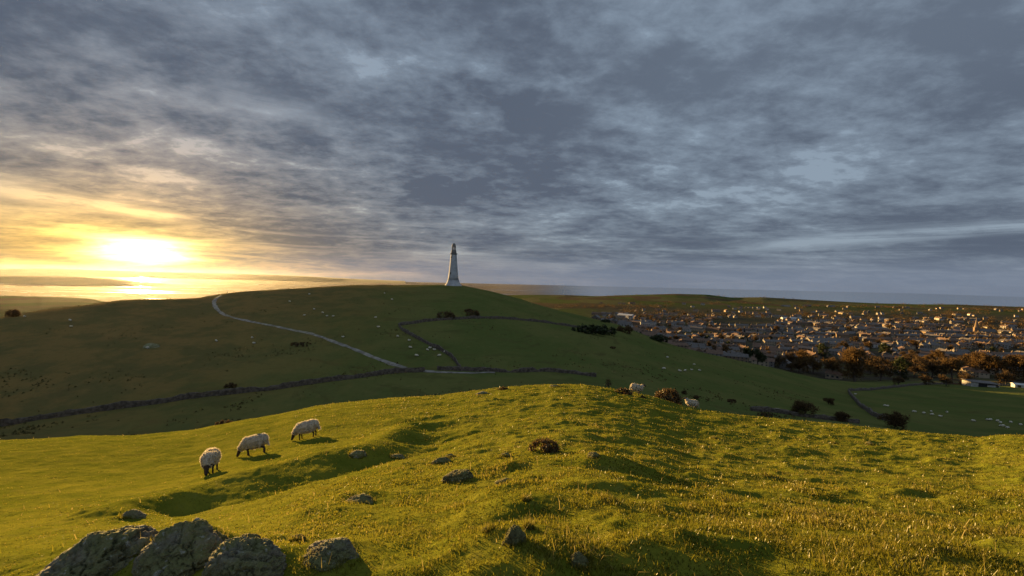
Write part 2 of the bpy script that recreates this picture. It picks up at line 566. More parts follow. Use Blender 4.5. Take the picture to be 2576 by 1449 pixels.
def smooth_s(v, k=9):
    ker = np.hanning(k + 2)[1:-1]
    ker /= ker.sum()
    return np.convolve(np.pad(v, k // 2, mode='edge'), ker, 'valid')


def along_s(pts, k=15):
    a = line(pts)
    return smooth_s(np.interp(SG, a[:, 0], a[:, 1]), 41), smooth_s(np.interp(SG, a[:, 0], a[:, 2]), k)


def byX(pairs, Y=720):
    a = np.array([(P2(X, Y)[0], v) for X, v in pairs])
    return smooth_s(np.interp(SG, a[:, 0], a[:, 1]), 61)


dB, tB = along_s([(-300, 1449, 3.7), (0, 1449, 3.6), (600, 1449, 3.05), (1288, 1449, 2.7), (2000, 1449, 2.6), (2576, 1449, 2.55), (2900, 1449, 2.5)])
dC, tC = along_s([(-200, 1120, 19), (0, 1112, 20), (100, 1107, 20.5), (200, 1100, 21), (340, 1098, 22), (480, 1085, 23), (600, 1062, 24), (700, 1045, 25),
                  (800, 1023, 26), (900, 1012, 27), (1000, 1003, 28), (1100, 998, 29), (1200, 985, 29.5), (1300, 975, 30), (1400, 969, 30.5), (1480, 971, 30.3),
                  (1560, 984, 29.3), (1640, 1001, 27.8), (1700, 1019, 26.4), (1760, 1034, 25.2), (1850, 1046, 24.5), (2000, 1061, 23.4), (2150, 1076, 22),
                  (2300, 1090, 20.5), (2400, 1099, 19.4), (2460, 1105, 18.9), (2576, 1103, 18), (2800, 1110, 16)])
dW, tW = along_s([(-200, 1090, 80), (0, 1075, 85), (210, 1040, 90), (500, 1001, 97), (700, 976, 104), (870, 955, 108), (1000, 938, 110), (1070, 934, 110),
                  (1240, 938, 112), (1500, 950, 115), (1620, 952, 115), (1700, 972, 112), (1850, 1005, 110), (2000, 1032, 108), (2200, 1058, 108), (2400, 1078, 110),
                  (2576, 1084, 112), (2800, 1090, 112)])
dR, tR = along_s([(-200, 815, 140), (0, 795, 150), (100, 778, 163), (200, 768, 175), (300, 754, 188), (400, 751, 200), (500, 748, 215), (560, 739, 226),
                  (640, 731, 238), (800, 722, 262), (880, 717, 272), (1000, 718, 282), (1100, 716, 288), (1160, 718, 290), (1220, 730, 290), (1300, 752, 288),
                  (1400, 782, 284), (1500, 806, 280), (1560, 820, 276), (1620, 844, 272), (1700, 872, 270), (1800, 895, 270), (1900, 916, 270), (2000, 939, 275),
                  (2080, 955, 284), (2130, 962, 290), (2300, 966, 300), (2576, 976, 300), (2800, 985, 300)])
zB, zC, zW, zR = tB * dB, tC * dC, tW * dW, tR * dR
lines = [(np.full_like(SG, .45), np.full_like(SG, -1.60)), (dB, zB),
         (dB + (dC - dB) * .22, zB + (zC - zB) * .30), (dB + (dC - dB) * .55, zB + (zC - zB) * .66),
         (dC, zC), (dC * 1.32, tC * 1.025 * dC * 1.32), (dC * 1.7, tC * 1.11 * dC * 1.7), (dW * .60, tC * 1.09 * dW * .60), (dW * .82, np.minimum(tC * .99, tW * 1.03) * dW * .82), (dW, zW),
         ((dW + dR) / 2, (zW + zR) / 2 + byX([(0, 1.0), (1000, 1.5), (1600, .5), (2200, -2)])), (dR, zR)]
wl = byX([(0, 0), (700, 0), (1000, 1), (2576, 1)])           # broad back of the hill, kept under the line of sight
for kN, dropN, tk in ((1.3, 24, 1.03), (1.75, 45, 1.05)):
    yN = dR * kN
    lines.append((yN, (1 - wl) * (zR - dropN) + wl * np.maximum(np.minimum(tR * tk * yN, zR - 3), -84)))
lines.append((np.full_like(SG, 820.), byX([(0, -101), (300, -103), (1000, -102), (1300, -94), (1500, -89), (2576, -88)])))
lines.append((np.full_like(SG, 1400.), byX([(0, -103), (200, -104), (300, -119), (1000, -119), (1200, -108), (1350, -92), (1600, -88), (2576, -88)])))
lines.append((np.full_like(SG, 1900.), byX([(0, -121), (300, -121), (1000, -121), (1180, -117), (1300, -104), (1500, -88), (2000, -86), (2576, -86)])))
dT, tT = along_s([(1240, 747, 2700), (1270, 745, 2700), (1340, 742, 2700), (1420, 742, 2700), (1500, 745, 2700), (1600, 741, 2700), (1700, 738, 2700), (1780, 740, 2700),
                  (1840, 748, 2650), (1920, 747, 2600), (2000, 752, 2600), (2100, 758, 2550), (2200, 763, 2500), (2300, 766, 2450), (2400, 766, 2450),
                  (2500, 770, 2400), (2576, 773, 2400), (2800, 778, 2400)], 7)
zT = np.where(SG < P2(1235, 746)[0], -121, tT * dT)
lines.append((dT, smooth_s(zT, 7)))
lines.append((np.full_like(SG, 3400.), np.full_like(SG, -122.)))
lines.append((np.full_like(SG, 9500.), np.full_like(SG, -126.)))

LX = np.log(np.stack([l[0] for l in lines]))            # (K, S)
LZ = np.stack([l[1] for l in lines])
h = np.diff(LX, axis=0)
dl = np.diff(LZ, axis=0) / h
sl_ = np.zeros_like(LX)
same = dl[:-1] * dl[1:] > 0
w1, w2 = 2 * h[1:] + h[:-1], h[1:] + 2 * h[:-1]
with np.errstate(divide='ignore', invalid='ignore'):
    sl_[1:-1] = np.where(same, (w1 + w2) / (w1 / dl[:-1] + w2 / dl[1:]), 0)
sl_[0], sl_[-1] = dl[0], dl[-1]
ZG = np.zeros((len(YG), len(SG)))
lyg = np.log(YG)[:, None]
for k in range(len(lines) - 1):
    msk = (lyg >= LX[k][None]) & (lyg < LX[k + 1][None])
    t = np.clip((lyg - LX[k][None]) / h[k][None], 0, 1)
    zz = (LZ[k] * (2 * t ** 3 - 3 * t ** 2 + 1) + h[k] * sl_[k] * (t ** 3 - 2 * t ** 2 + t)
          + LZ[k + 1] * (-2 * t ** 3 + 3 * t ** 2) + h[k] * sl_[k + 1] * (t ** 3 - t ** 2))
    ZG = np.where(msk, zz, ZG)
for _ in range(3):                                      # soften creases between the drawn profiles
    ZG[2:-2] = (ZG[:-4] + 2 * ZG[1:-3] + 2 * ZG[2:-2] + 2 * ZG[3:-1] + ZG[4:]) / 8
XX = SG[None] * YG[:, None]
YY = np.broadcast_to(YG[:, None], XX.shape)


def height(x, y):
    y = np.maximum(np.asarray(y, float), YG[0])
    x = np.asarray(x, float)
    s = np.clip(x / y, SG[0], SG[-1])
    j = np.clip(np.searchsorted(SG, s) - 1, 0, len(SG) - 2)
    i = np.clip(np.searchsorted(YG, y) - 1, 0, len(YG) - 2)
    a = (s - SG[j]) / (SG[j + 1] - SG[j])
    b = np.clip((y - YG[i]) / (YG[i + 1] - YG[i]), 0, 1)
    return (ZG[i, j] * (1 - a) + ZG[i, j + 1] * a) * (1 - b) + (ZG[i + 1, j] * (1 - a) + ZG[i + 1, j + 1] * a) * b


def hit(st, ymin=.6, ymax=9000):
    """first point of the terrain seen along the pixel's ray, from depth ymin on"""
    s, t = st
    j = int(np.clip(np.searchsorted(SG, s) - 1, 0, len(SG) - 2))
    a = (s - SG[j]) / (SG[j + 1] - SG[j])
    z = ZG[:, j] * (1 - a) + ZG[:, j + 1] * a
    d = z - t * YG
    ok = np.where((YG > ymin) & (YG < ymax) & (d >= 0))[0]
    if len(ok) == 0:
        k = int(np.argmax(np.where((YG > ymin) & (YG < ymax), z / YG, -9)))
        y = YG[k]
    else:
        k = ok[0]
        if k > 0 and d[k] != d[k - 1] and d[k - 1] < 0:
            f = -d[k - 1] / (d[k] - d[k - 1])
            y = YG[k - 1] + f * (YG[k] - YG[k - 1])
        else:
            y = YG[k]
    return Vector((s * y, y, float(height(s * y, y))))


def bump(p, h, rx, ry=None, rot=0.0):
    """a smooth knoll (or hollow) on the ground"""
    global ZG
    ry = ry or rx
    dx, dy = XX - p.x, YY - p.y
    c, s = math.cos(rot), math.sin(rot)
    e = ((dx * c + dy * s) / rx) ** 2 + ((-dx * s + dy * c) / ry) ** 2
    ZG = ZG + h * np.exp(-e)


def ridge(pts, h, w, skew=0.0):
    global ZG
    best = np.full(XX.shape, 1e9)
    for a, b in zip(pts[:-1], pts[1:]):
        ax, ay, bx, by = a.x, a.y, b.x, b.y
        L2 = (bx - ax) ** 2 + (by - ay) ** 2
        t = np.clip(((XX - ax) * (bx - ax) + (YY - ay) * (by - ay)) / L2, 0, 1)
        d2 = (XX - ax - t * (bx - ax)) ** 2 + (YY - ay - t * (by - ay)) ** 2
        best = np.minimum(best, d2)
    ZG = ZG + h * np.exp(-best / (w * w))


BASE = ZG.copy()
# the long terrace bank that throws its near side into shade, and the hollow under it
for a_, b_, hh_ in ((930, 1010, .16), (1250, 1090, .16), (1470, 1010, .16), (1700, 1190, .14), (1000, 1190, .16), (2230, 1040, .08)):
    bump(hit(C4(a_, b_)), hh_, .34, .26)
b1 = [hit(P2(*p)) for p in ((330, 1290), (520, 1235), (700, 1190), (900, 1140), (1030, 1080), (1150, 1065))]
b2 = [hit(P2(*p)) for p in ((480, 1275), (640, 1235), (800, 1190), (960, 1150), (1090, 1120), (1200, 1120))]
ridge(b1, .25, .75)
ridge(b2, -.24, .68)
for (st, hh, rx, ry, ro) in [
        (C5(640, 420), -.30, 1.6, .8, .2), (C5(560, 300), .30, 2.0, .7, .1),
        (C5(1740, 590), .30, .75, .55, 0), (C5(1250, 880), .16, .55, .35, 0), (C5(1140, 1120), .22, .42, .30, 0), (C5(1600, 1240), .10, .33, .22, 0),
        (C5(900, 640), .18, .9, .5, 0), (C5(1500, 690), .16, .8, .35, .1), (C5(2000, 800), .16, 1.2, .5, -.1), (C5(1350, 200), .28, 1.6, .6, 0), (C5(1000, 170), .30, 1.2, .5, 0),
        (C5(600, 190), .22, 1.8, .5, 0), (C5(1900, 200), .22, 1.6, .5, 0), (C6(560, 590), .20, .9, .4, 0), (C6(1010, 650), .24, .8, .4, 0), (C6(960, 530), .18, .9, .35, 0),
        (C6(1000, 840), .14, .7, .3, 0), (C6(1700, 830), .16, .6, .3, 0), (C6(1750, 960), .14, .5, .25, 0), (C6(2400, 700), .14, .7, .3, 0), (C6(1900, 430), .25, 1.3, .5, 0), (C6(2480, 440), .30, 1.3, .7, 0),
        (C4(850, 770), .12, .6, .3, 0), (C4(2200, 760), .14, .45, .3, 0), (C4(2450, 660), .16, .5, .3, 0), (C4(600, 1150), .10, .7, .4, 0), (C4(1500, 1150), .14, .8, .4, 0)]:
    bump(hit(st), hh * (.55 if rx > .55 else .8) if hh > 0 else hh, rx, ry, ro)
near = np.clip((70 - YY) / 40, 0, 1)
calm = 0.35 + 0.65 * np.clip((XX / np.maximum(YY, 1) + .35) / .35, 0, 1)         # the far left slope is closely grazed
tus = fbm(XX * .42, YY * .6, 3.1, 3, .55)
lump = fbm(XX * 1.15 + .3 * tus, YY * 1.6, 8.8, 3, .55)
tiny = fbm(XX * 4.2, YY * 4.8, 2.2, 2, .5)
ripple = np.maximum(lump, 0) ** 1.4
ZG = ZG + near * calm * (.085 * tus + .055 * ripple + .022 * lump + .030 * np.clip((YY - 4) / 8, 0, 1) * fbm(XX * .75 + .4 * tus, YY * 2.8, 6.6, 3, .55)) + near * .016 * tiny * np.clip((30 - YY) / 15, 0, 1)
far = np.clip((YY - 50) / 40, 0, 1) * np.clip((600 - YY) / 250, 0, 1)
ZG = ZG + far * (.55 * fbm(XX * .03, YY * .03, 1.0, 4, .5) + .10 * fbm(XX * .22, YY * .22, 4.0, 3, .5))
# keep the eye's ground clear
S_, Y_ = len(SG), len(YG)
verts = np.stack([XX, YY, ZG], -1).reshape(-1, 3)
ii = (np.arange(Y_ - 1)[:, None] * S_ + np.arange(S_ - 1)[None]).ravel()
quads = np.stack([ii, ii + 1, ii + S_ + 1, ii + S_], 1)
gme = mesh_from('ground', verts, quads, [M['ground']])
hillf = np.clip((YY - 38) / 25, 0, 1)
townf = np.clip((YY - 300) / 60, 0, 1) * np.clip((XX / YY - .12) / .1, 0, 1)
townf = np.maximum(townf, np.clip((YY - 500) / 100, 0, 1))
urb = np.clip((1750 - YY) / 500, 0, 1) * np.clip((XX / YY - .14) / .12, 0, 1)
floatattr(gme, 'hill', hillf.ravel())
floatattr(gme, 'town', townf.ravel())
floatattr(gme, 'urban', urb.ravel())
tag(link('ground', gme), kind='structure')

# water of the bay and the hills on its far shore
SEA = -115.0
wv = np.array([(-10800, 500, SEA), (10800, 500, SEA), (10800, 10700, SEA), (-10800, 10700, SEA)], float)
tag(link('water', mesh_from('water', wv, np.array([[0, 1, 2, 3]]), [M['water']])), kind='structure')
M['far_hill'] = surf('far_hill', (.045, .052, .022), (.080, .066, .034), .004, .95, coord='World')


def far_hills(name, pts, depth, thick, seed):
    pts = line([(X, Y, depth) for X, Y in pts])
    ss = np.linspace(pts[0, 0], pts[-1, 0], 160)
    tt = np.interp(ss, pts[:, 0], pts[:, 2])
    prof = np.array([-1, -.7, -.45, -.2, 0, .25, .6, 1])
    hgt = np.array([0, .35, .66, .9, 1, .85, .45, 0])
    V = []
    for q, hh in zip(prof, hgt):
        y = depth + q * thick
        n = fbm(ss * 25 + seed, q * 1.5, seed, 3) * .10
        z = SEA - 4 + np.maximum(tt * depth - SEA + 4, 1) * np.clip(hh * (1 + n * (hh < 1)), 0, 1)
        V.append(np.stack([ss * y, np.full_like(ss, y), z], -1))
    V = np.concatenate(V)
    ii = (np.arange(len(prof) - 1)[:, None] * 160 + np.arange(159)[None]).ravel()
    me = mesh_from(name, V, np.stack([ii, ii + 1, ii + 161, ii + 160], 1), [M['far_hill']])
    return tag(link(name, me), kind='structure')


far_hills('hills', [(-300, 692), (0, 693), (100, 692), (200, 695), (280, 700), (340, 707), (420, 713), (470, 716)], 3600, 600, 1)
far_hills('hills', [(-300, 672), (0, 675), (150, 675), (320, 681), (480, 685), (620, 689), (760, 694), (900, 702), (1020, 707)], 9000, 1500, 5)


# ---------------------------------------------------------------- draped strips: track and dry stone walls
def polyline(pts, step):
    out = []
    for a, b in zip(pts[:-1], pts[1:]):
        n = max(1, int((Vector((b.x, b.y)) - Vector((a.x, a.y))).length / step))
        out += [a.lerp(b, k / n) for k in range(n)]
    return out + [pts[-1]]


def smooth_path(pts, it=2):
    for _ in range(it):
        q = [pts[0]]
        for a, b in zip(pts[:-1], pts[1:]):
            q += [a.lerp(b, .25), a.lerp(b, .75)]
        pts = q + [pts[-1]]
    return pts


def strip(name, pts, width, mat, up=.14):
    pts = polyline(smooth_path(pts), 1.2)
    V, n = [], 5
    for i, p in enumerate(pts):
        d = pts[min(i + 1, len(pts) - 1)] - pts[max(i - 1, 0)]
        nrm = Vector((-d.y, d.x, 0)).normalized()
        for k in range(n):
            e = (k / (n - 1) - .5) * width * (1 + .22 * math.sin(i * .9) * math.sin(i * .37) + .15 * math.sin(i * .13 + k))
            x, y = p.x + nrm.x * e, p.y + nrm.y * e
            V.append((x, y, float(height(x, y)) + up - .10 * (abs(e) > width * .4)))
    F_ = [(i * n + k, i * n + k + 1, i * n + n + k + 1, i * n + n + k) for i in range(len(pts) - 1) for k in range(n - 1)]
    return link(name, mesh_from(name, np.array(V), np.array(F_), [mat]))


H = lambda X, Y, **k: hit(P2(X, Y), **k)
tag(strip('path', [H(*p, ymin=70) for p in ((556, 744), (541, 753), (538, 764), (545, 780), (565, 793), (600, 803), (640, 811), (700, 822), (760, 834), (800, 845), (850, 863), (900, 882), (950, 902), (990, 917), (1022, 926))], 1.5, M['track']), kind='structure')
tag(strip('path', [H(*p, ymin=75) for p in ((1066, 934), (1100, 937), (1150, 938), (1200, 938.5), (1245, 938))], 1.6, M['track'], .2), kind='structure')


def stone_wall(pts, hgt, wid, label, cat='stone wall', seed=1, gaps=()):
    pts = polyline(smooth_path(pts, 1), .8)
    V, n = [], 8
    rr = random.Random(seed)
    prof = [(-.5, -.6), (-.5, .35), (-.42, .75), (-.28, 1.0), (.28, 1.0), (.42, .75), (.5, .35), (.5, -.6)]
    for i, p in enumerate(pts):
        d = pts[min(i + 1, len(pts) - 1)] - pts[max(i - 1, 0)]
        nrm = Vector((-d.y, d.x, 0)).normalized()
        g = float(height(p.x, p.y))
        f = i / max(1, len(pts) - 1)
        k = 1.0
        for a, b, q in gaps:
            if a < f < b:
                k = q
        hh = hgt * k * (1 + rr.uniform(-.16, .12) + .22 * math.sin(i * .11 + seed) * math.sin(i * .37))
        for a, b in prof:
            e = a * wid * (1 + rr.uniform(-.18, .18))
            V.append((p.x + nrm.x * e + rr.uniform(-.06, .06), p.y + nrm.y * e + rr.uniform(-.06, .06), g + b * hh + (rr.uniform(-.07, .07) if b > 0 else 0)))
    F_ = [(i * n + k, i * n + k + 1, i * n + n + k + 1, i * n + n + k) for i in range(len(pts) - 1) for k in range(n - 1)]
    V = np.array(V)
    me = mesh_from('stone_wall', V, [np.array(F_), np.array([list(range(n)), list(range(len(V) - n, len(V)))])], [M['wall_stone']], smooth=False)
    return tag(link('stone_wall', me), label, cat, 'dry stone walls on the pasture')


stone_wall([H(*p, ymin=60) for p in ((-120, 1085), (60, 1062), (210, 1040), (350, 1021), (500, 1001), (640, 984), (760, 969), (870, 955), (950, 944), (1010, 937), (1068, 935))], 1.3, .55,
           'long dry stone wall sloping along the valley foot to the gap by the track', seed=1)
stone_wall([H(*p, ymin=70) for p in ((1100, 931), (1150, 932), (1240, 935), (1300, 937), (1370, 934), (1430, 938), (1500, 948))], 1.1, .5,
           'low broken wall running right from the track gap along the valley foot', seed=2, gaps=((.42, .47, .35), (.62, .64, .4)))
stone_wall([H(*p, ymin=80) for p in ((1003, 819), (1060, 811), (1120, 805), (1190, 801), (1260, 802), (1330, 808), (1400, 816), (1470, 827), (1540, 836))], 1.15, .5,
           'upper enclosure wall curving across the hillside below the monument', seed=3)
stone_wall([H(*p, ymin=80) for p in ((1003, 820), (1015, 834), (1045, 850), (1080, 868), (1110, 882), (1135, 898), (1148, 912), (1158, 929))], 1.15, .5,
           'enclosure wall coming down the hillside from the corner to the valley foot', seed=4)
stone_wall([H(*p, ymin=60) for p in ((2135, 985), (2148, 1005), (2175, 1030), (2215, 1055), (2245, 1062))], 1.3, .8,
           'pale tumbled wall winding down the right field beside the dark thorn bush', seed=5)
stone_wall([H(*p, ymin=60) for p in ((2135, 984), (2180, 982), (2240, 976), (2300, 969), (2380, 966), (2470, 970), (2580, 973))], 1.4, .9,
           'field wall along the top of the right field under the brown trees', seed=6)
stone_wall([H(*p, ymin=45) for p in ((1890, 1033), (1945, 1036), (1990, 1044), (2060, 1054), (2160, 1066))], 1.0, .8,
           'low dark wall just past the crest at the foot of the bare thorn tree', seed=7)


# ---------------------------------------------------------------- monument
def monument():
    p = H(1140, 718, ymin=200)
    root = tag(link('monument_tower', None, loc=(p.x, p.y, p.z - .5)),
               'white lighthouse-shaped monument tower with dark lantern top on the hill summit', 'monument')
    b = MB(); b.lathe([(6.3, -1.0), (6.1, .3), (5.3, 1.4), (4.6, 2.5), (4.15, 3.5), (4.0, 4.1)], 48)
    link('flared_base', b.mesh('flared_base', [M['limewash']], True), root)
    b = MB(); b.lathe([(4.02, 4.1), (4.1, 4.16), (4.1, 4.34), (3.86, 4.4)], 48)
    link('string_course', b.mesh('string_course', [M['limewash']], True), root)
    b = MB(); b.lathe([(3.85, 4.4), (3.45, 7.0), (3.1, 9.8), (2.8, 13.0), (2.5, 16.5), (2.25, 19.5), (2.06, 22.3)], 48)
    link('shaft', b.mesh('shaft', [M['limewash']], True), root)
    b = MB(); b.lathe([(2.08, 22.3), (2.35, 22.5), (2.72, 22.7), (2.76, 22.95), (2.6, 23.1), (1.9, 23.12)], 48)
    link('gallery', b.mesh('gallery', [M['granite']], True), root)
    b = MB(); b.lathe([(1.88, 23.12), (1.84, 24.5), (1.7, 25.1), (1.72, 25.3), (1.5, 25.32)], 40)
    link('lantern_drum', b.mesh('lantern_drum', [M['granite']], True), root)
    for k in range(8):
        a = 2 * math.pi * (k + .5) / 8
        b = MB(); b.tube([(1.28 * math.cos(a), 1.28 * math.sin(a), 25.32), (1.28 * math.cos(a), 1.28 * math.sin(a), 27.5)], [.19, .17], 10)
        link('column', b.mesh('column', [M['granite']], True), root)
    b = MB(); b.lathe([(1.5, 27.5), (1.52, 27.75), (1.42, 27.8), (1.42, 28.3), (1.34, 28.9), (1.12, 29.5), (.78, 29.95), (.4, 30.15), (.3, 30.3), (.02, 30.42)], 40)
    link('dome', b.mesh('dome', [M['granite']], True), root)
    for zz, rr, ang in ((9.0, 3.20, -118), (20.3, 2.20, -122)):
        a = R(ang)
        b = MB(); b.box(-.28, .28, -.35, .12, -.65, .65)
        o = link('window', b.mesh('window', [M['void']]), root, (rr * math.cos(a), rr * math.sin(a), zz), (0, 0, a + R(90)))
    return p


MON = monument()


# ---------------------------------------------------------------- vegetation prototypes
def leaf_cloud(centres, spread, n, size, aspect, seed, radial=None, flat=1.0):
    """many small faces scattered round clump centres"""
    r = np.random.default_rng(seed)
    c = np.asarray(centres)[r.integers(0, len(centres), n)]
    p = c + r.normal(size=(n, 3)) * np.asarray(spread) * np.array([1, 1, flat])
    if radial is not None:
        d = p - np.asarray(radial)
        d = d / np.maximum(np.linalg.norm(d, axis=1), 1e-4)[:, None] + r.normal(size=(n, 3)) * .45
    else:
        d = r.normal(size=(n, 3))
    d /= np.linalg.norm(d, axis=1)[:, None]
    e = np.cross(d, r.normal(size=(n, 3)))
    e /= np.maximum(np.linalg.norm(e, axis=1), 1e-4)[:, None]
    sz = size * r.uniform(.6, 1.4, n)[:, None]
    A, B = d * sz * aspect, e * sz
    v = np.stack([p - A * .5, p + B * .5, p + A * .5, p - B * .5], 1).reshape(-1, 3)
    f = np.arange(4 * n).reshape(-1, 4)
    return v, f, np.repeat(np.clip(r.normal(.5, .25, n), 0, 1), 4)


def crown_mesh(name, mat, hgt, wid, seed, n=2600, size=.34, aspect=2.6, base=.25, clumps=34, lobes=7):
    r = random.Random(seed)
    cs = []
    lob = []
    for k in range(lobes):
        a = r.uniform(0, 6.28)
        q = r.uniform(.15, .55)
        lob.append((q * wid * .5 * math.cos(a), q * wid * .5 * math.sin(a), hgt * r.uniform(base + .2, .80), r.uniform(.22, .36) * wid))
    for k in range(clumps):
        lx, ly, lz, lr = r.choice(lob)
        d = Vector((r.gauss(0, 1), r.gauss(0, 1), r.gauss(0, .8))).normalized() * lr * r.uniform(.6, 1.0)
        z = max(hgt * base, min(hgt * .97, lz + d.z))
        cs.append((lx + d.x, ly + d.y, z))
    v, f, t = leaf_cloud(cs, wid * .055, n, size, aspect, seed, (0, 0, hgt * .3))
    me = mesh_from(name, v, f, [mat], smooth=False)
    floatattr(me, 'tint', t)
    return me, lob


def trunk_mesh(name, hgt, wid, lob, seed, thick=.035):
    r = random.Random(seed)
    b = MB()
    lean = (r.uniform(-.04, .04) * hgt, r.uniform(-.04, .04) * hgt)
    b.tube([(0, 0, -.4), (0, 0, .2), (lean[0] * .5, lean[1] * .5, hgt * .3), (lean[0], lean[1], hgt * .62)],
           [hgt * thick * 1.5, hgt * thick, hgt * thick * .75, hgt * thick * .25], 8)
    for lx, ly, lz, lr in lob:
        z0 = hgt * r.uniform(.2, .42)
        b.tube([(lean[0] * .5, lean[1] * .5, z0), (lx * .55, ly * .55, z0 + (lz - z0) * .5), (lx, ly, lz + lr * .3)],
               [hgt * thick * .5, hgt * thick * .3, hgt * thick * .08], 6)
        for _ in range(3):
            d = Vector((r.gauss(0, 1), r.gauss(0, 1), r.gauss(.3, .7))).normalized() * lr
            b.tube([(lx * .7, ly * .7, z0 + (lz - z0) * .65), (lx + d.x * .5, ly + d.y * .5, lz + d.z * .4), (lx + d.x, ly + d.y, lz + d.z)],
                   [hgt * thick * .22, hgt * thick * .12, hgt * thick * .03], 5)
    return b.mesh(name, [M['bark']], True)


TREES = {}


def tree_proto(key, mat, hgt, wid, seed, **kw):
    cm, lob = crown_mesh('crown', M[mat], hgt, wid, seed, **kw)
    TREES[key] = (trunk_mesh('trunk', hgt, wid, lob, seed), cm, hgt, wid)


tree_proto('rust_a', 'rust_leaf', 18, 17, 21, n=5200, size=.36, base=.12, clumps=60, lobes=10)
tree_proto('rust_b', 'rust_leaf', 14, 12, 22, n=3000, size=.34, base=.14, clumps=44)
tree_proto('rust_c', 'rust_leaf', 11, 12, 23, n=2600, size=.34, base=.10, clumps=40)
tree_proto('brown_a', 'brown_leaf', 13, 12, 24, n=2600, size=.34, base=.14, clumps=40)
tree_proto('brown_b', 'brown_leaf', 10, 10, 25, n=2200, size=.32, base=.12, clumps=36)
tree_proto('green_a', 'green_leaf', 12, 8, 26, n=2600, size=.36, aspect=1.6, base=.06, clumps=40)
tree_proto('green_b', 'green_leaf', 9, 9, 27, n=2400, size=.36, aspect=1.6, base=.05, clumps=36)
tree_proto('thorn', 'brown_leaf', 4.6, 5.4, 28, n=2600, size=.13, aspect=4.0, base=.28, clumps=46, lobes=9)
tree_proto('thorn_low', 'brown_leaf', 4.0, 5.4, 29, n=3200, size=.14, aspect=3.2, base=.02, clumps=50, lobes=9)


def tree(key, p, label, scale=1.0, rz=0.0, group=None, name=None, sink=.2):
    tm, cm, hh, ww = TREES[key]
    if isinstance(p, tuple):
        p, scale = p
    o = link(name or {'r': 'brown_tree', 'b': 'brown_tree', 'g': 'evergreen_tree', 't': 'thorn_tree'}[key[0]], None, loc=(p.x, p.y, p.z - sink), rot=(0, 0, rz))
    o.scale = (scale,) * 3
    link('trunk', tm, o)
    link('crown', cm, o)
    return tag(o, label, 'tree', group)


def bush_mesh(name, mat, w, d, hgt, seed, n=900, size=.12, aspect=2.0):
    r = random.Random(seed)
    cs = []
    for k in range(26):
        a, q = r.uniform(0, 6.28), math.sqrt(r.random()) * .9
        x, y = q * math.cos(a), q * math.sin(a)
        zt = math.sqrt(max(0, 1 - q * q)) * hgt
        for z in (zt * r.uniform(.75, 1.0), zt * r.uniform(.15, .7)):
            cs.append((x * w / 2, y * d / 2, z))
    v, f, t = leaf_cloud(cs, min(w, hgt) * .10, n, size, aspect, seed)
    v[:, 2] = np.maximum(v[:, 2], -.05)
    me = mesh_from(name, v, f, [M[mat]], smooth=False)
    floatattr(me, 'tint', t)
    return me


def bush(st, w, hgt, label, mat='gorse_leaf', seed=1, ymin=.6, d=None, n=900, size=None, group=None, name='gorse_bush', cat='bush', rz=0, drop=.1, ymax=9000, fit=None):
    """w, hgt in metres; st is the pixel of the middle of its foot"""
    p = hit(st, ymin, ymax) if not isinstance(st, Vector) else st
    if fit:
        k_ = .313725 / F * p.y
        size = (size or .1) * fit[0] * k_ / w
        w, hgt = fit[0] * k_, fit[1] * k_
        d = None
    d = d or w * .75
    size = size or max(.05, hgt * .11)
    o = link(name, None, loc=(p.x, p.y, p.z - drop), rot=(0, 0, rz))
    link('foliage', bush_mesh('foliage', mat, w, d, hgt, seed, n, size), o)
    r = random.Random(seed)
    b = MB()
    for k in range(7):
        a = r.uniform(0, 6.28)
        e = r.uniform(.3, .75)
        b.tube([(0, 0, -.1), (math.cos(a) * w * .2 * e, math.sin(a) * d * .2 * e, hgt * .4), (math.cos(a) * w * .45 * e, math.sin(a) * d * .45 * e, hgt * .8 * (1.1 - e))],
               [hgt * .035, hgt * .022, hgt * .008], 5)
    link('stems', b.mesh('stems', [M['bark']], True), o)
    return tag(o, label, cat, group)


g = 'gorse bushes'
bush(C5(1360, 505), 1.55, .52, 'rust brown low gorse clump alone in the middle of the sunlit turf', seed=1, n=1800, size=.055, group=g, drop=.05, fit=(102, 40))
bush(C3(262, 838), 3.3, 1.5, 'large brown gorse bush on the crest between the two white sheep', seed=2, n=2600, size=.11, group=g, ymin=32, fit=(86, 48))
bush(C3(100, 790), 1.0, .35, 'small gorse tuft directly below the sheep standing on the crest', seed=3, n=700, size=.08, group=g, ymin=20, ymax=45, fit=(22, 10))
bush(C3(-30, 765), 2.0, .5, 'sparse rusty bracken and gorse left of the crest sheep', seed=4, n=700, size=.10, group=g, ymin=20, fit=(60, 20))
bush(C2(2195, 1245), 1.1, .9, 'thin upright brown bracken clump furthest left on the crest scrub', seed=14, n=240, size=.10, group=g, ymin=20, fit=(22, 26))
bush(C2(1410, 1268), 2.1, .65, 'brown gorse clump peeping over the crest at its middle', seed=5, n=1000, size=.10, group=g, ymin=20, fit=(42, 13))
bush(C4(1530, 152), 1.0, .45, 'tiny dark gorse clump on the crest above the grazing sheep', seed=6, n=500, size=.07, group=g, ymin=15, fit=(55, 13))
bush(C3(370, 765), 2.2, .9, 'upper of the dark gorse pair on the shaded slope past the crest', seed=7, n=600, size=.16, mat='brown_leaf', group=g, ymin=45, fit=(17, 13))
bush(C3(447, 798), 2.6, .9, 'lower of the dark gorse pair on the shaded slope past the crest', seed=8, n=600, size=.16, mat='brown_leaf', group=g, ymin=45, fit=(20, 13))
bush(C3(675, 820), 4.6, 1.1, 'low wide dark gorse patch alone on the shaded slope', seed=9, n=900, size=.18, mat='brown_leaf', group=g, ymin=45, fit=(38, 11))
bush(C3(915, 912), 7.0, 1.2, 'long low gorse patch just past the crest left of the bare thorn', seed=10, n=1200, size=.16, group=g, ymin=35, fit=(76, 12))
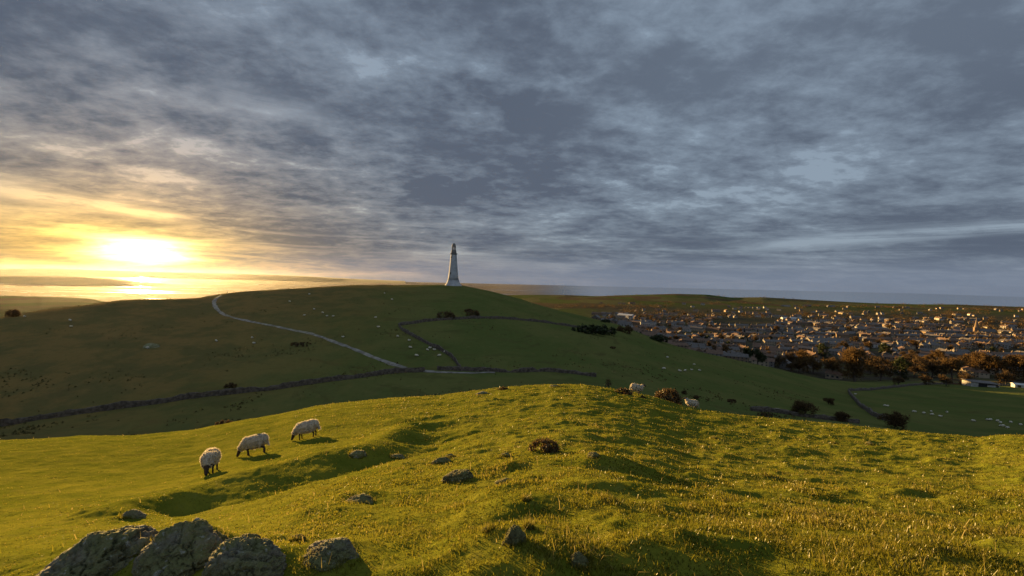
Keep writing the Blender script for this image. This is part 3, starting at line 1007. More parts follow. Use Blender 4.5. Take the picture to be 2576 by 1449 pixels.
bush(C2(980, 738), 12.0, 3.4, 'left gorse thicket above the upper enclosure wall', seed=11, n=1400, size=.42, mat='gorse_leaf', group=g, ymin=90, fit=(62, 24))
bush(C2(1185, 722), 10.0, 3.6, 'right gorse thicket above the upper enclosure wall', seed=12, n=1200, size=.42, mat='gorse_leaf', group=g, ymin=90, fit=(44, 22))
bush(C2(1155, 690), 4.5, 1.8, 'small gorse clump just uphill of the right thicket', seed=13, n=500, size=.3, mat='gorse_leaf', group=g, ymin=90)
bush(C2(2060, 850), 21.0, 4.2, 'dark scrub bank at the right end of the upper enclosure wall', seed=15, n=2200, size=.5, mat='green_leaf', group=g, ymin=90, d=8)
bush(C2(2170, 856), 13.0, 4.4, 'dark scrub clump right of the scrub bank at the wall end', seed=16, n=1400, size=.5, mat='green_leaf', group=g, ymin=90, d=7)
bush(C2(2320, 842), 11.0, 4.0, 'scrub bushes breaking the skyline of the hill flank above the town', seed=17, n=1200, size=.45, mat='brown_leaf', group=g, ymin=90)
bush(C2(2180, 766), 9.0, 2.2, 'flat dark bush on the hill skyline left of the white hall', seed=18, n=700, size=.42, mat='green_leaf', group=g, ymin=90)
bush(C2(2230, 960), 3.0, 1.0, 'dark tuft on the shaded slope below the enclosure', seed=19, n=300, size=.2, mat='brown_leaf', group=g, ymin=90)
bush(C1(95, 724), 4.6, 2.6, 'rounded dark bush on the left end of the ridge under the sun', seed=20, n=900, size=.28, mat='brown_leaf', group=g, ymin=60)
bush(C1(2230, 935), 9.0, .9, 'flat patch of dark rough growth beside the middle of the track', seed=21, n=900, size=.3, mat='gorse_leaf', group=g, ymin=60)
bush(C1(1720, 1250), 3.2, 1.2, 'small dark bush against the long valley wall', seed=22, n=500, size=.2, mat='brown_leaf', group=g, ymin=60)
bush(C3(200, 425), 12.0, 4.5, 'dark scrub strip stepping down the hill skyline beside the town', seed=23, n=1400, size=.45, mat='green_leaf', group=g, ymin=100)

def TH(a, b_, hp, hm):
    p = hit(C3(a, b_), 60)
    return p, hp * .49068 * .313725 / F * p.y / hm


tree('thorn', TH(1150, 912, 118, 4.6), 'bare windswept hawthorn standing by the low wall past the crest', None, 1.0, name='thorn_tree')
tree('thorn_low', TH(1735, 985, 108, 4.0), 'dense dark thorn bush at the foot of the pale tumbled wall', None, .4, name='thorn_tree')
tree('thorn', TH(1395, 945, 80, 4.6), 'thin scrubby thorn between the bare hawthorn and the dark thorn', None, 2.0, name='thorn_tree')
tree('thorn', TH(1305, 835, 55, 4.6), 'faint thorn scrub left of the wall corner in the right field', None, 3.2, name='thorn_tree')

# ---------------------------------------------------------------- the town
def visible(p, top=6.0):
    """is a point top metres above p clear of the terrain as seen from the camera"""
    s, t = p.x / p.y, (p.z + top) / p.y
    yy = YG[(YG < p.y * .97)]
    return bool(np.all(height(s * yy, yy) < t * yy - .02))


def house_mesh(kind, w, d, e, r, wall, roof):
    """walls with windows and doors; roof with chimneys"""
    b = MB()
    b.box(-w / 2, w / 2, -d / 2, d / 2, -3, e, 0)
    b.gable(-w / 2, w / 2, -d / 2, d / 2, e + .001, e + r - .15, 0)
    n = max(2, int(w / 3.2))
    for side in (-1, 1):
        for k in range(n):
            x = -w / 2 + (k + .5) * w / n
            for z in ((1.0, 3.7) if e > 4.5 else (1.0,)):
                y = side * (d / 2 + .02)
                b.box(x - .55, x + .55, min(y, y - side * .1), max(y, y - side * .1), z, z + 1.3, 1)
        for y in (-d * .2, d * .2):
            x = side * (w / 2 + .02)
            b.box(min(x, x - side * .1), max(x, x - side * .1), y - .5, y + .5, e - 1.7, e - .5, 1)
    wm = b.mesh('house', [wall, M['glass']])
    b = MB()
    b.gable(-w / 2, w / 2, -d / 2, d / 2, e + .05, e + r, 0, .35)
    for k in range(max(1, int(w / 9))):
        x = -w / 2 + .7 if k == 0 else -w / 2 + k * 9
        b.box(x - .5, x + .5, -.4, .4, e + r * .55, e + r + 1.3, 1)
        b.box(x - .15, x + .15, -.15, .15, e + r + 1.3, e + r + 1.7, 1)
    rm = b.mesh('roof', [roof, M['stone']])
    return wm, rm


HOUSES = []
for kind, (w, d, e, r) in {'detached house': (9, 8, 5.2, 2.8), 'terrace of houses': (24, 8, 5.4, 2.7), 'bungalow': (12, 8, 2.8, 2.6), 'semi-detached pair': (14, 8.5, 5.3, 3.0), 'long low block': (28, 10, 4.6, 2.4)}.items():
    for wc, wn in (('white', 'white'), ('cream', 'cream'), ('grey', 'grey'), ('stone', 'brown stone')):
        for rc in ('slate', 'slate_brown'):
            HOUSES.append((kind, wn, 'slate' if rc == 'slate' else 'brown', w, *house_mesh(kind, w, d, e, r, M[wc], M[rc])))

ORD = ['first', 'second', 'third', 'fourth', 'fifth', 'sixth', 'seventh', 'eighth', 'ninth', 'tenth']


def nth(k):
    return ORD[k - 1] if k <= 10 else f"{k}{'th' if 10 < k % 100 < 14 else {1: 'st', 2: 'nd', 3: 'rd'}.get(k % 10, 'th')}"


# open spots: parks, playing field (pixels of the 2576 view: x0, x1, y0, y1)
OPEN = [(1790, 1960, 800, 823), (1480, 1600, 770, 790), (2300, 2420, 930, 1000), (2040, 2130, 925, 960), (1800, 1960, 760, 772)]


def to_px(p):
    d = RC.transposed() @ Vector((p.x, p.y, p.z))
    return (512 + F * d.x / -d.z) / .397516, (288 - F * d.y / -d.z) / .397516


cand = []
rh = random.Random(33)
rows = [395, 418, 442, 466, 492, 518, 546, 575, 605, 636, 668, 702, 738, 776, 816, 858, 902, 948, 1000, 1060, 1130, 1210, 1310, 1430, 1570, 1720]
for ri, y0 in enumerate(rows):
    s = .22
    tilt = rh.uniform(-.16, .16)
    x = .20 * y0
    while x < 1.42 * y0:
        dens = .9 if y0 < 1000 else (.6 if y0 < 1200 else .2)
        kind = rh.choices(range(5), (3, 4, 1.5, 3, .6) if y0 < 1000 else (3, 1, 4, 3, .2))[0]
        wallc = rh.choices(range(4), (1.5, 2.4, 2.6, 3.6))[0]
        roof = rh.random() < .45
        h_ = HOUSES[kind * 8 + wallc * 2 + int(roof)]
        x += h_[3] * .5 + rh.uniform(1.5, 6)
        y = y0 + tilt * (x - .7 * y0) + 9 * math.sin(x / 55 + ri * 2.1) + rh.uniform(-9, 9)
        p = Vector((x, y, float(height(x, max(y, 1)))))
        X, Y = to_px(p)
        ok = y > 380 and not any(a < X < b and c < Y < d for a, b, c, d in OPEN) and rh.random() < dens
        if y < 470 and X > 2050:
            ok = ok and rh.random() < .35
        if X > 2450 and Y < 850:
            ok = ok and rh.random() < .35
        if ok and X < 2640 and visible(p, 7):
            yaw = math.atan(tilt) + .35 * math.sin(x / 70 + ri) + rh.uniform(-.1, .1) + rh.choice((0, 0, math.pi / 2)) + R(-25)
            cand.append((ri, p, yaw, h_, X))
        x += h_[3] * .5

cand.sort(key=lambda c: c[1].y)
main, rest = cand[:292], cand[292:]
main.sort(key=lambda c: (c[0], c[4]))
cnt = {}
for ri, p, yaw, (kind, wn, rn, w, wm, rm), X in main:
    cnt[ri] = cnt.get(ri, 0) + 1
    o = link('house', wm, loc=(p.x, p.y, p.z - .2), rot=(0, 0, yaw))
    link('roof', rm, o)
    tag(o, f"{wn} {kind} with {rn} roof, {nth(cnt[ri])} from left in {nth(ri + 1)} town row", 'house', 'houses of the town below the hill')
# beyond the first 292 the roofs run together: one mass
mats = [M['white'], M['cream'], M['grey'], M['stone'], M['slate'], M['slate_brown'], M['glass']]
b = MB()
for ri, p, yaw, (kind, wn, rn, w, wm, rm), X in rest:
    R3 = Matrix.Translation(p) @ Matrix.Rotation(yaw, 4, 'Z')
    for me in (wm, rm):
        idx = [mats.index(m) if m in mats else 3 for m in me.materials]
        n0 = b.n
        b.v += [tuple(R3 @ v.co) for v in me.vertices]
        for pl in me.polygons:
            b.f.append(tuple(i + n0 for i in pl.vertices))
            b.mi.append(idx[pl.material_index])
        b.n = len(b.v)
me = bpy.data.meshes.new('distant_houses')
me.from_pydata(b.v, [], b.f)
for m in mats:
    me.materials.append(m)
me.polygons.foreach_set('material_index', b.mi)
tag(link('distant_houses', me), 'mass of far off houses and rooftops at the back of the town', 'houses', kind='stuff')


def building(name, st, w, d, e, r, wall, roof, label, cat='building', yaw=-.3, wn=8, ymin=300, ymax=9000, extra=None):
    p = hit(st, ymin, ymax) if not isinstance(st, Vector) else st
    root = link(name, None, loc=(p.x, p.y, p.z - .2), rot=(0, 0, yaw))
    b = MB()
    b.box(-w / 2, w / 2, -d / 2, d / 2, -3, e)
    b.gable(-w / 2, w / 2, -d / 2, d / 2, e + .001, e + r - .2)
    link('wall', b.mesh('wall', [M[wall]]), root)
    b = MB(); b.gable(-w / 2, w / 2, -d / 2, d / 2, e + .05, e + r, 0, .5)
    link('roof', b.mesh('roof', [M[roof]]), root)
    for k in range(wn):
        x = -w / 2 + (k + .5) * w / wn
        b = MB(); b.box(-min(.9, w / wn * .3), min(.9, w / wn * .3), -.1, .05, -.9, .9)
        link('window', b.mesh('window', [M['glass']]), root, (x, -d / 2 + .02, e * .55))
    return tag(root, label, cat)


building('hall', P2(1575, 799), 42, 16, 7, 3, 'sheet', 'sheet', 'long bright white hall lit by the sun at the town\'s left edge', yaw=-.9, wn=6)
building('school', P2(2075, 868), 46, 10, 7.5, 3, 'white', 'slate', 'long white two storey block with a row of dark windows mid town', yaw=-.15, wn=12)
building('school', P2(1630, 821), 30, 12, 8, 2, 'white', 'slate', 'white stepped building left of town just above the hill flank', yaw=-.2, wn=8)
building('hall', P2(2190, 832), 52, 14, 6, 2.5, 'white', 'slate', 'long pale shed with white gable end right of mid town', yaw=-.25, wn=8)
building('hall', P2(1990, 805), 44, 12, 5, 2.2, 'sheet', 'sheet', 'low white roofed works above the green playing field', yaw=-.2, wn=6)
building('mill', P2(2118, 858), 15, 13, 11, 3, 'stone', 'slate_brown', 'tall orange brown stone block beside the long white school', yaw=-.6, wn=4)
building('cottage', P2(2098, 952), 11, 7, 4.5, 2.6, 'cream', 'slate_brown', 'sunlit cream cottage at the field edge under the biggest brown tree', 'house', yaw=-1.0, wn=3, ymin=300, ymax=420)
building('cottage', P2(1970, 912), 15, 8, 4.6, 2.8, 'cream', 'slate', 'cream cottage pair behind the dark evergreens at the town\'s near edge', 'house', yaw=-.7, wn=4)


def barn():
    p = hit(P2(2466, 972), 290)
    root = link('barn', None, loc=(p.x, p.y, p.z), rot=(0, 0, -.25))
    w, d, e = 17, 8, 3.4
    b = MB()
    b.box(-w / 2, -w / 2 + .3, -d / 2, d / 2, -2, e); b.box(w / 2 - .3, w / 2, -d / 2, d / 2, -2, e - 1.0)
    b.box(-w / 2 + .3, w / 2 - .3, d / 2 - .3, d / 2, -2, e - .5)
    b.box(-w / 2 + .3, -w / 2 + 4.5, -d / 2, -d / 2 + .3, -2, e); b.box(-w / 2 + 10, -w / 2 + 15, -d / 2, -d / 2 + .3, -2, e - 1.4)
    link('wall', b.mesh('wall', [M['white']]), root)
    b = MB()
    b.add([(-w / 2 - .4, -d / 2 - .5, e + .2), (w / 2 + .4, -d / 2 - .5, e - .6), (w / 2 + .4, d / 2 + .5, e - .1), (-w / 2 - .4, d / 2 + .5, e + .7),
           (-w / 2 - .4, -d / 2 - .5, e + .45), (w / 2 + .4, -d / 2 - .5, e - .35), (w / 2 + .4, d / 2 + .5, e + .15), (-w / 2 - .4, d / 2 + .5, e + .95)],
          [(0, 1, 2, 3), (4, 5, 6, 7), (0, 1, 5, 4), (1, 2, 6, 5), (2, 3, 7, 6), (3, 0, 4, 7)])
    link('roof', b.mesh('roof', [M['slate']]), root)
    b = MB(); b.box(-w / 2 + 4.7, -w / 2 + 9.8, -d / 2 + .05, -d / 2 + .25, -1, e - .3)
    link('door', b.mesh('door', [M['void']]), root)
    tag(root, 'sunlit white barn with open dark bay among the trees above the right field', 'barn')
    p = hit(P2(2570, 975), 290)
    building('shed', p, 9, 5, 2.4, 1.0, 'sheet', 'sheet', 'bright low white shed at the right edge beyond the field', 'shed', yaw=-.5, wn=2)


barn()


def church():
    p = hit(P2(2455, 842), 300)
    root = link('church', None, loc=(p.x, p.y, p.z - .3), rot=(0, 0, -.5))
    b = MB(); b.box(-3.2, 3.2, -3.2, 3.2, -3, 15)
    link('tower', b.mesh('tower', [M['stone']]), root)
    b = MB(); b.lathe([(3.3, 15.02), (2.2, 22), (.15, 34)], 8)
    link('spire', b.mesh('spire', [M['stone']]), root)
    b = MB(); b.box(3.3, 26, -5, 5, -3, 8); b.gable(3.3, 26, -5, 5, 8.01, 13)
    link('nave', b.mesh('nave', [M['stone']]), root)
    b = MB(); b.gable(3.3, 26, -5, 5, 8.05, 13.2, 0, .3)
    link('roof', b.mesh('roof', [M['slate']]), root)
    tag(root, 'brown stone church with pointed spire rising from the right of town', 'church')


church()

# trees along the near edge of the town: (pixel x, foot y in the 2576 view, kind, height in view pixels, label)
g = 'trees along the near edge of the town'
TL = [(2150, 960, 'rust_a', 88, 'largest rounded rust brown tree at the field edge by the sunlit cottage'),
      (2092, 950, 'rust_b', 52, 'rounded brown tree touching the left side of the largest rust tree'),
      (2046, 940, 'rust_c', 44, 'low spreading brown tree two left of the largest rust tree'),
      (2010, 938, 'rust_c', 38, 'smaller brown tree at the left end of the rust tree group'),
      (2215, 958, 'brown_a', 58, 'dark brown tree just right of the largest rust tree'),
      (2265, 955, 'green_a', 60, 'dark upright evergreen right of the largest rust tree'),
      (2300, 950, 'brown_a', 50, 'brown tree between the dark evergreen and the parkland trees'),
      (2345, 950, 'brown_b', 46, 'dull round tree mid way between the rust tree and the barn'),
      (2395, 955, 'rust_b', 58, 'broad rust tree left of and behind the barn'),
      (2430, 968, 'brown_b', 34, 'small dark tree touching the left end of the barn'),
      (2460, 945, 'rust_a', 62, 'tall rust tree directly behind the barn'),
      (2505, 950, 'rust_b', 56, 'rust tree behind the right end of the barn'),
      (2530, 970, 'brown_b', 40, 'rounded tree between the barn and the low white shed'),
      (2552, 955, 'rust_a', 66, 'tall rust tree at the right edge behind the white shed'),
      (2600, 960, 'rust_b', 60, 'rust tree cut by the right edge of the view'),
      (2330, 968, 'brown_b', 26, 'low brown thicket on the wall below the parkland'),
      (2260, 972, 'brown_b', 24, 'low dark thicket on the field wall right of the rust tree'),
      (2380, 972, 'brown_a', 30, 'brown thicket on the wall half way to the barn'),
      (1876, 908, 'green_b', 34, 'left of the two dark evergreens on the hill edge by the town'),
      (1905, 918, 'green_b', 38, 'right of the two dark evergreens on the hill edge by the town'),
      (1960, 925, 'brown_b', 34, 'brown tree between the evergreens and the cream cottages'),
      (1990, 935, 'brown_a', 30, 'dull brown tree at the foot of the hill flank'),
      (1830, 896, 'rust_c', 28, 'russet bush-like tree left of the dark evergreens'),
      (1790, 886, 'rust_c', 26, 'russet tree on the hill skyline below the terraces'),
      (1755, 876, 'rust_c', 22, 'small russet tree furthest left on the hill skyline'),
      (2070, 905, 'green_a', 44, 'dark evergreen behind the low spreading brown tree'),
      (2225, 900, 'green_a', 40, 'dark evergreen rising among houses behind the largest rust tree'),
      (2290, 915, 'brown_a', 36, 'brown garden tree among houses behind the parkland'),
      (2360, 912, 'rust_b', 34, 'rust garden tree among houses left of the barn trees'),
      (2120, 880, 'brown_b', 24, 'brown garden tree in front of the tall stone block')]
for k in range(26):
    X = 1985 + 25 * k + rh.uniform(-8, 8)
    if 2050 < X < 2110:
        continue
    Y = 925 + (12 if X > 2150 else 0) + rh.uniform(-9, 6)
    tone, key = rh.choice((('rust', 'rust_b'), ('dull brown', 'brown_a'), ('russet', 'rust_c'), ('dark brown', 'brown_b'), ('rust', 'rust_c')))
    TL.append((X, Y, key, rh.uniform(32, 46), f'{tone} tree in the wooded belt behind the field trees, {nth(k + 1)} from the left'))
for X, Y, key, hp, lab in TL:
    p = hit(P2(X, Y), 285)
    tm, cm, hh, ww = TREES[key]
    sc = hp * .397516 / F * p.y / hh
    tree(key, p, lab, sc, rh.uniform(0, 6), g)
# garden and street trees between the houses
g2 = 'garden trees among the houses'
keys = ['brown_a', 'brown_b', 'rust_c', 'rust_b', 'brown_b', 'green_b', 'rust_c']
gt = []
tries = 0
while len(gt) < 190 and tries < 9000:
    tries += 1
    y = math.exp(rh.uniform(math.log(430), math.log(1250)))
    x = rh.uniform(.22, 1.34) * y
    p = Vector((x, y, float(height(x, y))))
    if visible(p, 5) and all((p - c[1]).length > 5 for c in gt) and all((p.xy - c[1].xy).length > 5 for c in main if abs(c[1].y - y) < 20):
        X, Y = to_px(p)
        if not any(a < X < b and c < Y < d for a, b, c, d in OPEN[:2]):
            gt.append((X, p))
gt.sort(key=lambda q: q[0])
for i, (X, p) in enumerate(gt):
    key = rh.choice(keys)
    tone = {'r': 'russet', 'b': 'dull brown', 'g': 'dark evergreen'}[key[0]]
    dist = 'near' if p.y < 600 else ('middle' if p.y < 850 else 'far')
    tree(key, p, f"{tone} tree among {dist} town houses, {nth(i + 1)} garden tree from the left", rh.uniform(.6, 1.0), rh.uniform(0, 6), g2)
# hedges and woods that merge far off: one mass
cs = []
rw = random.Random(4)
WOODS = [(1700, 1960, 792, 800, 34), (2050, 2200, 800, 830, 40), (2250, 2420, 800, 835, 60), (2430, 2640, 800, 860, 130), (1560, 1720, 780, 800, 36), (2380, 2640, 775, 790, 60), (1400, 1700, 768, 776, 60),
         (2000, 2330, 770, 776, 60), (1600, 1800, 800, 812, 30), (2400, 2640, 860, 880, 40), (1950, 2100, 785, 800, 24), (2100, 2400, 781, 796, 46), (1560, 2100, 761, 766, 30)]
for x0, x1, y0, y1, n in WOODS:
    for k in range(n):
        p = hit(P2(rw.uniform(x0, x1), rw.uniform(y0, y1)), 500)
        for q in range(7):
            cs.append((p.x + rw.gauss(0, 5), p.y + rw.gauss(0, 6), p.z + rw.uniform(0, 9) * rw.uniform(.5, 1)))
# hedgerow trees along the far ridge
for k in range(46):
    X = rw.choice((rw.uniform(1470, 1620), rw.uniform(1800, 2020), rw.uniform(2200, 2600)))
    s, t = P2(X, 760)
    y = float(np.interp(s, SG, dT)) * rw.uniform(.97, 1.0)
    z = float(height(s * y, y))
    for q in range(5):
        cs.append((s * y + rw.gauss(0, 10), y + rw.gauss(0, 6), z + rw.uniform(0, 7)))
v, f, t = leaf_cloud(cs, (3.2, 3.2, 1.8), 30000, 1.5, 1.5, 8)
me = mesh_from('woods', v, f, [M['brown_leaf']], smooth=False)
floatattr(me, 'tint', t)
tag(link('woods', me), 'brown bare woods and hedgerows behind and around the town', 'woods', kind='stuff')


# ---------------------------------------------------------------- rocks
ICO = {}


def ico(n):
    if n not in ICO:
        bm = bmesh.new()
        bmesh.ops.create_icosphere(bm, subdivisions=n, radius=1.0)
        bm.verts.ensure_lookup_table()
        ICO[n] = (np.array([v.co[:] for v in bm.verts]), np.array([[v.index for v in f.verts] for f in bm.faces]))
        bm.free()
    return ICO[n]


FOOT = []


def rock(st, w, hgt, label, seed, d=None, shear=0.0, rz=0.0, sub=5, planes=11, sink=.35, ymin=.6, group='rocks in the turf', cut=.70, ymax=9000, mat='rock'):
    p = hit(st, ymin, ymax) if not isinstance(st, Vector) else st
    d = d or w * .8
    V, Fc = ico(sub)
    r = np.random.default_rng(seed)
    planes = planes * 2
    N = r.normal(size=(planes, 3)); N[:, 2] = np.abs(N[:, 2]) * .8
    N /= np.linalg.norm(N, axis=1)[:, None]
    off = r.uniform(cut, 1.0, planes)
    rad = np.full(len(V), 1.0)
    dots = V @ N.T
    lim = np.where(dots > .05, off / np.maximum(dots, .05), 9)
    k = 90.0
    rad = -np.log(np.exp(-k * lim).sum(1) + np.exp(-k)) / k                    # soft minimum: facets with worn edges
    n1 = fbm(V[:, 0] * 2.2 + seed, V[:, 1] * 2.2, V[:, 2] * 2.2, 4, .55)
    n2 = np.abs(fbm(V[:, 0] * 3.0 - seed, V[:, 1] * 3.0, V[:, 2] * 5.0, 4, .6))
    rad = rad * (1 + .055 * n1 - .12 * n2)
    tilt_ = r.normal(size=3) * .35 + np.array([.5, 0, .9])
    st_ = V @ tilt_ * 3.4 + .55 * n1
    led = np.clip(((st_ % 1.0) - .72) / .28, 0, 1) ** 2                        # bedding: undercut ledges
    ck = np.abs(fbm(V[:, 0] * 1.7 + seed * 3, V[:, 1] * 1.7, V[:, 2] * .9, 3, .5))
    rad = rad * (1 - .13 * led * (sub > 4)) * (1 - .16 * np.clip(1 - ck / .09, 0, 1) * (sub > 5))
    Q = V * rad[:, None] * np.array([w * .70, d * .66, hgt * .95])
    Q[:, 0] += shear * Q[:, 2]
    c, s = math.cos(rz), math.sin(rz)
    Q[:, :2] = Q[:, :2] @ np.array([[c, s], [-s, c]])
    o = link('rock', mesh_from('rock', Q, Fc, [M[mat]]), loc=(p.x, p.y, p.z + hgt * (.22 - sink)))
    FOOT.append((p.x, p.y, w * .42))
    return tag(o, label, 'rock', group)


def px(n, p):                  # view pixels -> metres at the depth of p
    return n * .397516 / F * p.y


def rock_px(cr, a0, a1, b0, b1, k, label, seed, **kw):
    """rock filling the crop rectangle a0..a1, b0..b1 (crop scale k photo pixels)"""
    p = hit(cr((a0 + a1) / 2, b1), kw.pop('ymin', .6))
    w = (a1 - a0) * k * .313725 / F * p.y
    hh = (b1 - b0) * k * .313725 / F * p.y
    if hh * 400 / p.y < 22 and 'outcrop' not in label and w < .7:
        kw.setdefault('mat', 'mossy_rock')
        hh *= .8
    return rock(p, w, hh, label, seed, **kw)


K4, K5, K2 = .46584, .46584, .42785
rock_px(C4, 310, 905, 862, 1230, K4, 'big sloping grey boulder at the lower left, tallest on its right side', 3, shear=.40, planes=9, sub=6, sink=.16)
rock_px(C4, 865, 1005, 800, 960, K4, 'pointed upright stone behind the right shoulder of the sloping boulder', 4, shear=.25, planes=8)
rock_px(C4, 1030, 1440, 815, 1090, K4, 'broad flat-topped boulder in the middle of the lower left outcrop', 9, planes=10, sub=6, sink=.16)
rock_px(C4, 1420, 1550, 830, 960, K4, 'pale lichened stone on the right end of the flat-topped boulder', 6, planes=8)
rock_px(C4, 1440, 1860, 925, 1190, K4, 'rounded mossy boulder right of the flat-topped boulder', 7, planes=7, sub=6, cut=.75, sink=.2)
rock_px(C4, 1640, 1775, 870, 970, K4, 'narrow upright stone on top of the rounded mossy boulder', 8, planes=8, shear=-.2)
rock_px(C4, 1090, 1250, 980, 1090, K4, 'small flat slab in front of the flat-topped boulder', 12, planes=7)
rock_px(C4, 905, 1040, 905, 1010, K4, 'low wedge of outcrop filling the gap left of the flat-topped boulder', 41, planes=8)
rock_px(C4, 1180, 1330, 1000, 1120, K4, 'mossy outcrop block below the face of the flat-topped boulder', 42, planes=8)
rock_px(C4, 560, 720, 1040, 1190, K4, 'jagged outcrop block at the foot of the big sloping boulder', 43, planes=8)
rock_px(C4, 2140, 2420, 890, 1040, K4, 'dark angular rock right of the outcrop, behind the tilted slab', 10, planes=9, sub=6)
rock_px(C4, 2080, 2370, 985, 1080, K4, 'tilted grey slab lying in front of the dark angular rock', 11, planes=8, sub=6, sink=.45)
rock_px(C4, 1990, 2080, 890, 945, K4, 'small brown stone left of the dark angular rock', 13)
rock_px(C4, 830, 960, 720, 790, K4, 'low grey stone set in the bank above the lower left outcrop', 14)
rock_px(C4, 2370, 2560, 600, 690, K4, 'dark tussocky rock on the turf left of the middle', 15, sink=.45)
rock_px(C4, 2390, 2500, 312, 360, K4, 'small rock on the terrace bank near the right of the hollow', 16)
rock_px(C5, 690, 870, 590, 710, K5, 'brown lichen covered rock mound below the hollow', 17, sub=6, sink=.3)
rock_px(C5, 610, 710, 525, 585, K5, 'jagged little rock left above the brown rock mound', 18, planes=6)
rock_px(C5, 305, 395, 520, 555, K5, 'flat dark stone under the big shaded hollow', 19)
rock_px(C5, 1060, 1130, 508, 545, K5, 'small grey stone between the jagged rock and the gorse clump', 20)
rock_px(C5, 1040, 1140, 675, 725, K5, 'low brown stone right of the brown rock mound', 21)
rock_px(C5, 690, 750, 515, 550, K5, 'tiny stone just right of the jagged little rock', 22)
rock_px(C5, 1085, 1225, 975, 1130, K5, 'grey rock crowning the grassy knoll at the bottom centre', 23, sub=6, planes=9, sink=.42, mat='mossy_rock')
rock_px(C5, 945, 1015, 1000, 1050, K5, 'small brown stone left of the knoll rock', 24)
rock_px(C5, 1225, 1290, 995, 1030, K5, 'small pale stone right of the knoll rock', 25)
rock_px(C5, 1545, 1690, 1140, 1275, K5, 'broken brown rock on the second knoll, lower right of the first', 26, sub=6, shear=-.3, sink=.45, mat='mossy_rock')
rock_px(C5, 1665, 1740, 498, 545, K5, 'small stone on top of the tussock mound right of the gorse clump', 27)
rock_px(C5, 1210, 1260, 810, 845, K5, 'little stone on the low mound above the knoll', 28)
rock_px(C2, 1215, 1300, 1270, 1300, K2, 'grey rock on the crest left of its middle', 29, ymin=15)
rock_px(C2, 1760, 1830, 1220, 1245, K2, 'rounded grey rock on the very top of the crest', 30, ymin=15)
rock_px(C6, 370, 410, 415, 435, .45186, 'small dark stone on the right of the sunlit turf', 31)
rock_px(C6, 1460, 1510, 455, 478, .45186, 'dark stone near the right end of the crest', 32)
rock_px(C6, 1220, 1260, 455, 475, .45186, 'pale little stone near the right end of the crest', 33)
rock_px(C1, 1085, 1170, 912, 945, K2, 'pale lit limestone slab low on the left hillside', 34, ymin=60, sub=4)


# ---------------------------------------------------------------- sheep
def capsule(bm, a, b, ra, rb, seg=14):
    a, b = Vector(a), Vector(b)
    n = 5
    for i in range(n + 1):
        t = i / n
        m = Matrix.Translation(a.lerp(b, t)) @ Matrix.Diagonal((*(ra + (rb - ra) * t,) * 3, 1))
        bmesh.ops.create_icosphere(bm, subdivisions=2, radius=1.0, matrix=m)


def ell(bm, c, r):
    bmesh.ops.create_icosphere(bm, subdivisions=3, radius=1.0, matrix=Matrix.Translation(c) @ Matrix.Diagonal((*r, 1)))


